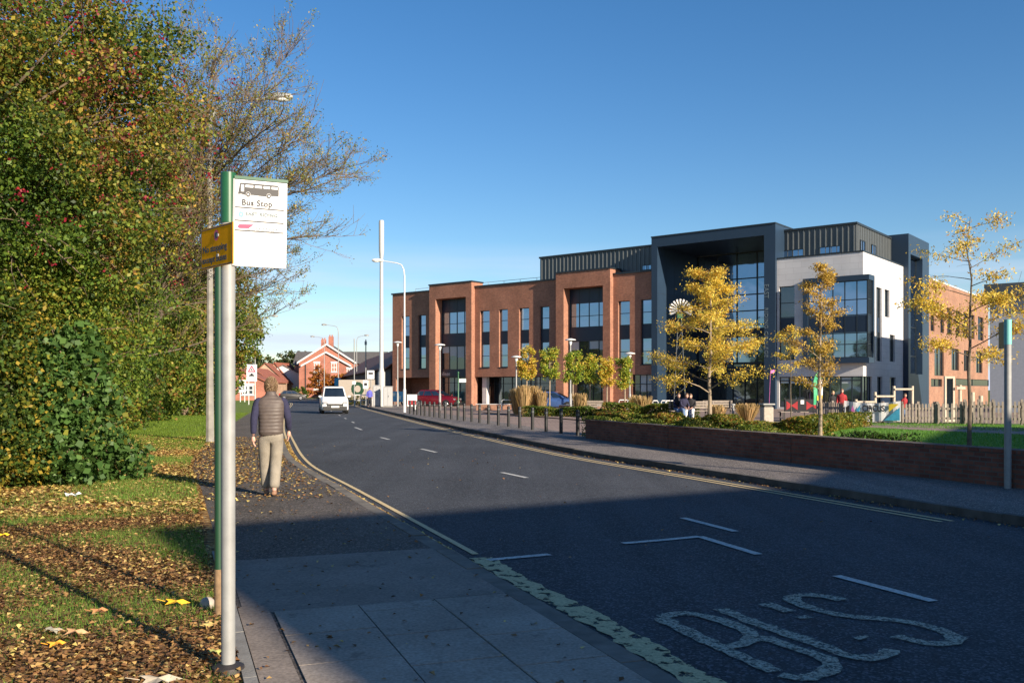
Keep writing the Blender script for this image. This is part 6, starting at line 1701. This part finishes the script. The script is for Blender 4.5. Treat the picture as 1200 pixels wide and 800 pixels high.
    for sd in ('l', 'r'):
        a = add(mix(J['hip' + sd], J['kn' + sd], .12), .112, pm); m = add(mix(J['hip' + sd], J['kn' + sd], .5), .102, a); b = add(J['kn' + sd], .088, m); c = add(mix(J['kn' + sd], J['an' + sd], .5), .086, b); add(mix(J['kn' + sd], J['an' + sd], .98), .082, c)
    skin('x', V, E, M[cl[2]], r, 2).name = 'trousers'
    for sd in ('l', 'r'):
        V = []; E = []
        an = Vector(J['an' + sd]); to = Vector(J['toe' + sd]); d = (to - an); d.z = 0; d.normalize()
        heel = an - d * .05; heel.z = max(an.z - .045, .04) if s > .9 else an.z - .045
        a = add(tuple(heel), (.042, .036)); b = add(tuple((heel + to) / 2), (.045, .034), a); add(tuple(to + d * .03), (.04, .028), b)
        skin('x', V, E, M[cl[3]], r, 2 if detail else 1).name = 'shoe'
    return r
def standing(lean=.0, stride=.0, arm=.04):
    return dict(pelvis=(0, 0, .93), chest=(0, .01 + lean, 1.27), neck=(0, .02 + lean, 1.46), head=(0, .045 + lean, 1.615),
                shl=(-.185, lean, 1.40), shr=(.185, lean, 1.40), ell=(-.235, -.03 - arm, 1.13), elr=(.235, -.03 + arm, 1.13), wrl=(-.245, .04 - arm * 1.5, .89), wrr=(.27, .06 + arm * 1.5, .90),
                hipl=(-.09, 0, .88), hipr=(.09, 0, .88), knl=(-.095, stride * .45 + .03, .49), knr=(.095, -stride * .3 + .02, .49), anl=(-.10, stride * .5, .085), anr=(.10, -stride * .5, .09 + stride * .12), toel=(-.115, stride * .5 + .15, .045), toer=(.115, -stride * .5 + .15, .045))
def sitting(fwd=.0, spread=.1):
    return dict(pelvis=(0, 0, .50), chest=(0, .03 + fwd, .86), neck=(0, .06 + fwd * 1.5, 1.04), head=(0, .10 + fwd * 1.9, 1.18),
                shl=(-.18, .03 + fwd, .99), shr=(.18, .03 + fwd, .99), ell=(-.23, .12 + fwd, .74), elr=(.23, .12 + fwd, .74), wrl=(-.12, .33 + fwd * .6, .62), wrr=(.10, .33 + fwd * .6, .60),
                hipl=(-.09, .03, .49), hipr=(.09, .03, .49), knl=(-.09 - spread * .4, .45, .50), knr=(.09 + spread * .4, .45, .50), anl=(-.10 - spread * .3, .47, .09), anr=(.10 + spread * .3, .50, .09), toel=(-.12 - spread * .3, .62, .04), toer=(.12 + spread * .3, .65, .04))
wkp = G(317.5, 581, .1)
J = standing(.0, .10, .03); J['head'] = (0, .085, 1.59); J['wrr'] = (.255, .14, .94); J['elr'] = (.24, .0, 1.13); J['wrl'] = (-.245, -.04, .88); J['knr'] = (.07, .06, .50); J['anr'] = (.045, -.10, .10); J['toer'] = (.05, .05, .05); J['anl'] = (-.06, .16, .08); J['toel'] = (-.075, .31, .05); J['knl'] = (-.085, .12, .50)
J['hdl'] = (.01, .05, -1); J['hdr'] = (-.02, .2, -1)
wk = make_person('man in brown quilted vest, navy jumper and beige trousers walking away', wkp, math.radians(14), J, ('vest', 'navycloth', 'khaki', 'tanleather'), 1.0, 'hair')
wk.rotation_euler[2] = math.radians(14)
hd = Vector(J['head']); n = 9000
dd = rs.normal(0, 1, (n, 3)); dd /= np.linalg.norm(dd, axis=1)[:, None]; dd = dd[(dd[:, 1] < .35) | (dd[:, 2] > .35)]; dd = dd[dd[:, 2] > -.72]
Ph = dd * np.array([.093, .111, .130]) * rs.uniform(.90, 1.0, (len(dd), 1)) + np.array(tuple(hd)) + np.array([0, 0, .008])
leaf_mesh('hair_strands', Ph, .038, palette(len(Ph), [(.26, .17, .10), (.36, .25, .15), (.18, .11, .06), (.46, .34, .22)], [3, 3, 2, 1], Ph, .3), M['litter'], wk, .16, droop=3.0, fold=.1)
# belt / waistband of the trousers and vest hem
J2 = standing(.02, .25, .06)
make_person('walker in a violet-blue jacket on the far pavement by the white cabinets', P(433, 78), math.radians(-160), J2, ('bluecloth', 'bluecloth', 'blackcloth', 'blackcloth'), .98, 'hair', detail=False)
Js = sitting(.18, .3)
make_person('seated person in navy coat and blue jeans leaning forward on the bench', P(798, 45.0), PI + .5, Js, ('navycloth', 'navycloth', 'denim', 'blackcloth'), 1.0, 'hair', None, 0, .15, False)
make_person('seated person in a dark top half hidden behind the navy-coated one', P(793.5, 45.3), PI + .2, sitting(.05, .1), ('blackcloth', 'navycloth', 'denim', 'blackcloth'), 1.0, 'hair', None, 0, .15, False)
make_person('seated person in black jacket and pale trousers, rightmost on the bench', P(810, 45.0), PI - .4, sitting(.02, .2), ('blackcloth', 'blackcloth', 'whitecloth', 'blackcloth'), .98, 'hair', None, 0, .15, False)
make_person('blond person in a dark top standing behind the fence, left of the red-jumpered one', P(975.5, 42.5), PI + .3, standing(), ('blackcloth', 'blackcloth', 'denim', 'blackcloth'), .80, 'hairblond', None, .3, .18, False)
make_person('person in a red jumper standing behind the picket fence', P(986.5, 41.8), PI - .2, standing(), ('redcloth', 'redcloth', 'blackcloth', 'blackcloth'), .86, 'hair', None, .2, .18, False)
make_person('child in a bright red coat bending behind the circus banner below the play rails', P(1058, 40.5), PI + .6, standing(.10), ('redcloth', 'redcloth', 'denim', 'blackcloth'), .74, 'hair', None, .1, .18, False)

# ------------------------------------------------------------------ vehicles
def car(name, label, cat, loc, rz, L, W_, prof, cab, paint, wr=.32, axles=(.18, .80), z=.0, lamps=True, group=None, grille=True):
    """local x: rear(0) to front(L); prof lower body outline (x,z), cab glasshouse outline bottom->top: (x0,x1,zb, x2,x3,zt)"""
    r = thing(name, label, cat, (loc[0], loc[1], z), rz, group)
    h = W_ / 2
    mb = MB(); n = len(prof)
    rings = []
    def ring(y, k):
        cxm = L / 2; czm = .55
        return [(cxm + (x - cxm) * k, y, czm + (zz - czm) * k) for x, zz in prof]
    R = [ring(-h + .16, 1.0), ring(-h + .04, .975), ring(-h, .93), ring(h, .93), ring(h - .04, .975), ring(h - .16, 1.0)]
    R = [ring(-h, .90), ring(-h + .05, .97), ring(-h + .18, 1.0), ring(h - .18, 1.0), ring(h - .05, .97), ring(h, .90)]
    b = []
    for q in R: b += q
    fs = [tuple(range(n))[::-1], tuple(range(5 * n, 6 * n))]
    for k in range(5):
        for i in range(n):
            j = (i + 1) % n; fs.append((k * n + i, k * n + j, (k + 1) * n + j, (k + 1) * n + i))
    mb.add(b, fs); body = mb.build('body', M[paint], r, smooth=True)
    x0, x1, zb, x2, x3, zt = cab
    mb = MB(); hb = h - .08; ht = h - .24
    vs = [(x0, -hb, zb), (x1, -hb, zb), (x1, hb, zb), (x0, hb, zb), (x2, -ht, zt), (x3, -ht, zt), (x3, ht, zt), (x2, ht, zt), (x2 + .12, -ht + .1, zt + .045), (x3 - .15, -ht + .1, zt + .045), (x3 - .15, ht - .1, zt + .045), (x2 + .12, ht - .1, zt + .045)]
    mb.add(vs, [(0, 1, 5, 4), (1, 2, 6, 5), (2, 3, 7, 6), (3, 0, 4, 7), (4, 5, 9, 8), (5, 6, 10, 9), (6, 7, 11, 10), (7, 4, 8, 11), (8, 9, 10, 11), (3, 2, 1, 0)])
    mb.build('cabin', M[paint], body, smooth=False, bevel=.03)
    def lerp4(a, b_, c, d, u, v):
        a, b_, c, d = map(Vector, (a, b_, c, d)); return (a.lerp(b_, u)).lerp(d.lerp(c, u), v)
    def glassq(a, b_, c, d, u0, u1, v0, v1, nrm, nm='side_window'):
        nv = Vector(nrm).normalized() * .012
        q = [lerp4(a, b_, c, d, u, v) + nv for u, v in ((u0, v0), (u1, v0), (u1, v1), (u0, v1))]
        m = MB(); m.add(q + [p - nv * .9 for p in q], [(0, 1, 2, 3), (7, 6, 5, 4), (0, 4, 5, 1), (1, 5, 6, 2), (2, 6, 7, 3), (3, 7, 4, 0)]); m.build(nm, M['glass_dark'], r)
    for s in (0, 1):
        a, b_, c, d = ((vs[0], vs[1], vs[5], vs[4]) if s == 0 else (vs[3], vs[2], vs[6], vs[7])); nr = (0, -1, .3) if s == 0 else (0, 1, .3)
        glassq(a, b_, c, d, .04, .30, .12, .88, nr); glassq(a, b_, c, d, .33, .62, .12, .88, nr); glassq(a, b_, c, d, .65, .93, .12, .88, nr)
    glassq(vs[1], vs[2], vs[6], vs[5], .05, .95, .08, .92, (1, 0, .6), 'windscreen'); glassq(vs[0], vs[3], vs[7], vs[4], .08, .92, .2, .88, (-1, 0, .6), 'rear_window')
    for ax in axles:
        for sy in (-1, 1):
            m = MB(); m.tube([(ax * L, sy * (h - .20), wr), (ax * L, sy * (h - .19), wr), (ax * L, sy * (h + .005), wr), (ax * L, sy * (h + .02), wr)], [wr * .94, wr, wr, wr * .9], 22); wh = m.build('wheel', M['rubber'], r, smooth=True)
            m = MB(); m.tube([(ax * L, sy * (h + .015), wr), (ax * L, sy * (h + .028), wr)], [wr * .64, wr * .6], 16)
            m.build('rim', M['chrome'], wh)
            m = MB()
            for k in range(5):
                a = k * 2 * PI / 5; m.tube([(ax * L + math.cos(a) * wr * .12, sy * (h + .034), wr + math.sin(a) * wr * .12), (ax * L + math.cos(a) * wr * .56, sy * (h + .03), wr + math.sin(a) * wr * .56)], .03, 5)
            m.build('spokes', M['black'], wh)
            # dark wheel arch
            m = MB(); pts = [(ax * L + (wr + .06) * math.cos(t), wr + (wr + .06) * math.sin(t)) for t in [i * PI / 10 for i in range(11)]]
            pts2 = [(ax * L + (wr + .0) * math.cos(t), wr + (wr + .0) * math.sin(t)) for t in [i * PI / 10 for i in range(11)]][::-1]
            m.prism(pts + pts2, sy * (h - .16), sy * (h + .012), 'y'); m.build('wheel_arch', M['black'], r)
    zl = prof[[i for i in range(n)][0]][1]
    fxx = max(p[0] for p in prof)
    for sy in (-1, 1):
        m = MB(); m.box(fxx - .22, fxx + .0, sy * (h - .25) - .17, sy * (h - .25) + .17, .66, .82); m.build('headlight', M['chrome'], r, bevel=.03)
        m = MB(); m.box(-.01, .16, sy * (h - .20) - .12, sy * (h - .20) + .12, .72, .98); m.build('tail_light', M['redlamp'], r, bevel=.02)
        m = MB(); m.ball((x1 - .1, sy * (h + .09), zb + .08), .07, .11, .075, 8, 6); m.build('wing_mirror', M[paint], r, smooth=True)
    m = MB(); m.box(fxx - .12, fxx + .025, -.55, .55, .52, .68); g = m.build('grille', M['black'], r)
    m = MB(); m.box(fxx - .14, fxx + .02, -h + .10, h - .10, .24, .50); m.build('lower_bumper', M['black'], r)
    m = MB(); m.box(fxx + .026, fxx + .034, -.26, .26, .42, .53); m.build('number_plate', M['plate'], r)
    m = MB(); m.box(.18 * L + wr + .1, .80 * L - wr - .1, -h - .004, h + .004, .20, .30); m.build('sill', M['black'], r)
    for xx in (.42, .64):
        m = MB(); m.box(xx * L - .1, xx * L + .1, -h - .03, -h + .02, zb - .14, zb - .10); m.box(xx * L - .1, xx * L + .1, h - .02, h + .03, zb - .14, zb - .10); m.build('door_handle', M[paint], r)
    return r
dr = math.atan2(-1, .25)     # travelling towards the camera along the road
vp = P(391, 63.5)
vprof = [(.02, .30), (.0, 1.0), (.05, 1.12), (3.15, 1.10), (3.75, 1.0), (4.05, .80), (4.12, .45), (4.08, .26), (3.6, .20), (.4, .20)]
car('white_van', 'small white van driving towards the camera in the right lane', 'van', (vp.x - .25 * 2, vp.y + 2, 0), dr, 4.1, 1.78, vprof, (.06, 3.25, 1.08, .12, 2.55, 1.80), 'carwhite')
sprof = [(.02, .36), (.03, .95), (.15, 1.05), (3.2, 1.02), (4.0, .96), (4.25, .80), (4.3, .5), (4.25, .28), (3.8, .22), (.4, .22)]
rp0 = P(487, 84)
car('red_car', 'dark red family car parked side-on in front of the college entrance bay', 'car', (rp0.x - .1, rp0.y + 1.2, .1), -.36, 4.35, 1.8, sprof, (.12, 3.35, 1.02, .75, 2.4, 1.56), 'carred')
bp0 = P(634, 72)
cprof = [(.02, .36), (.03, .88), (.15, .96), (3.0, .93), (3.75, .86), (4.0, .72), (4.05, .45), (4.0, .28), (3.6, .22), (.4, .22)]
car('blue_car', 'blue hatchback parked behind the tan grasses and clipped trees', 'car', (bp0.x - .9, bp0.y + .6, .1), -.25, 4.05, 1.72, cprof, (.15, 3.15, .93, .7, 2.2, 1.44), 'carblue')
dk = P(331, 140)
car('dark_car', 'dark blue car far down the road beside the pale terrace', 'car', (P(327, 141).x, 141, .1), .3, 4.0, 1.75, cprof, (.15, 3.15, .93, .7, 2.2, 1.44), 'black')
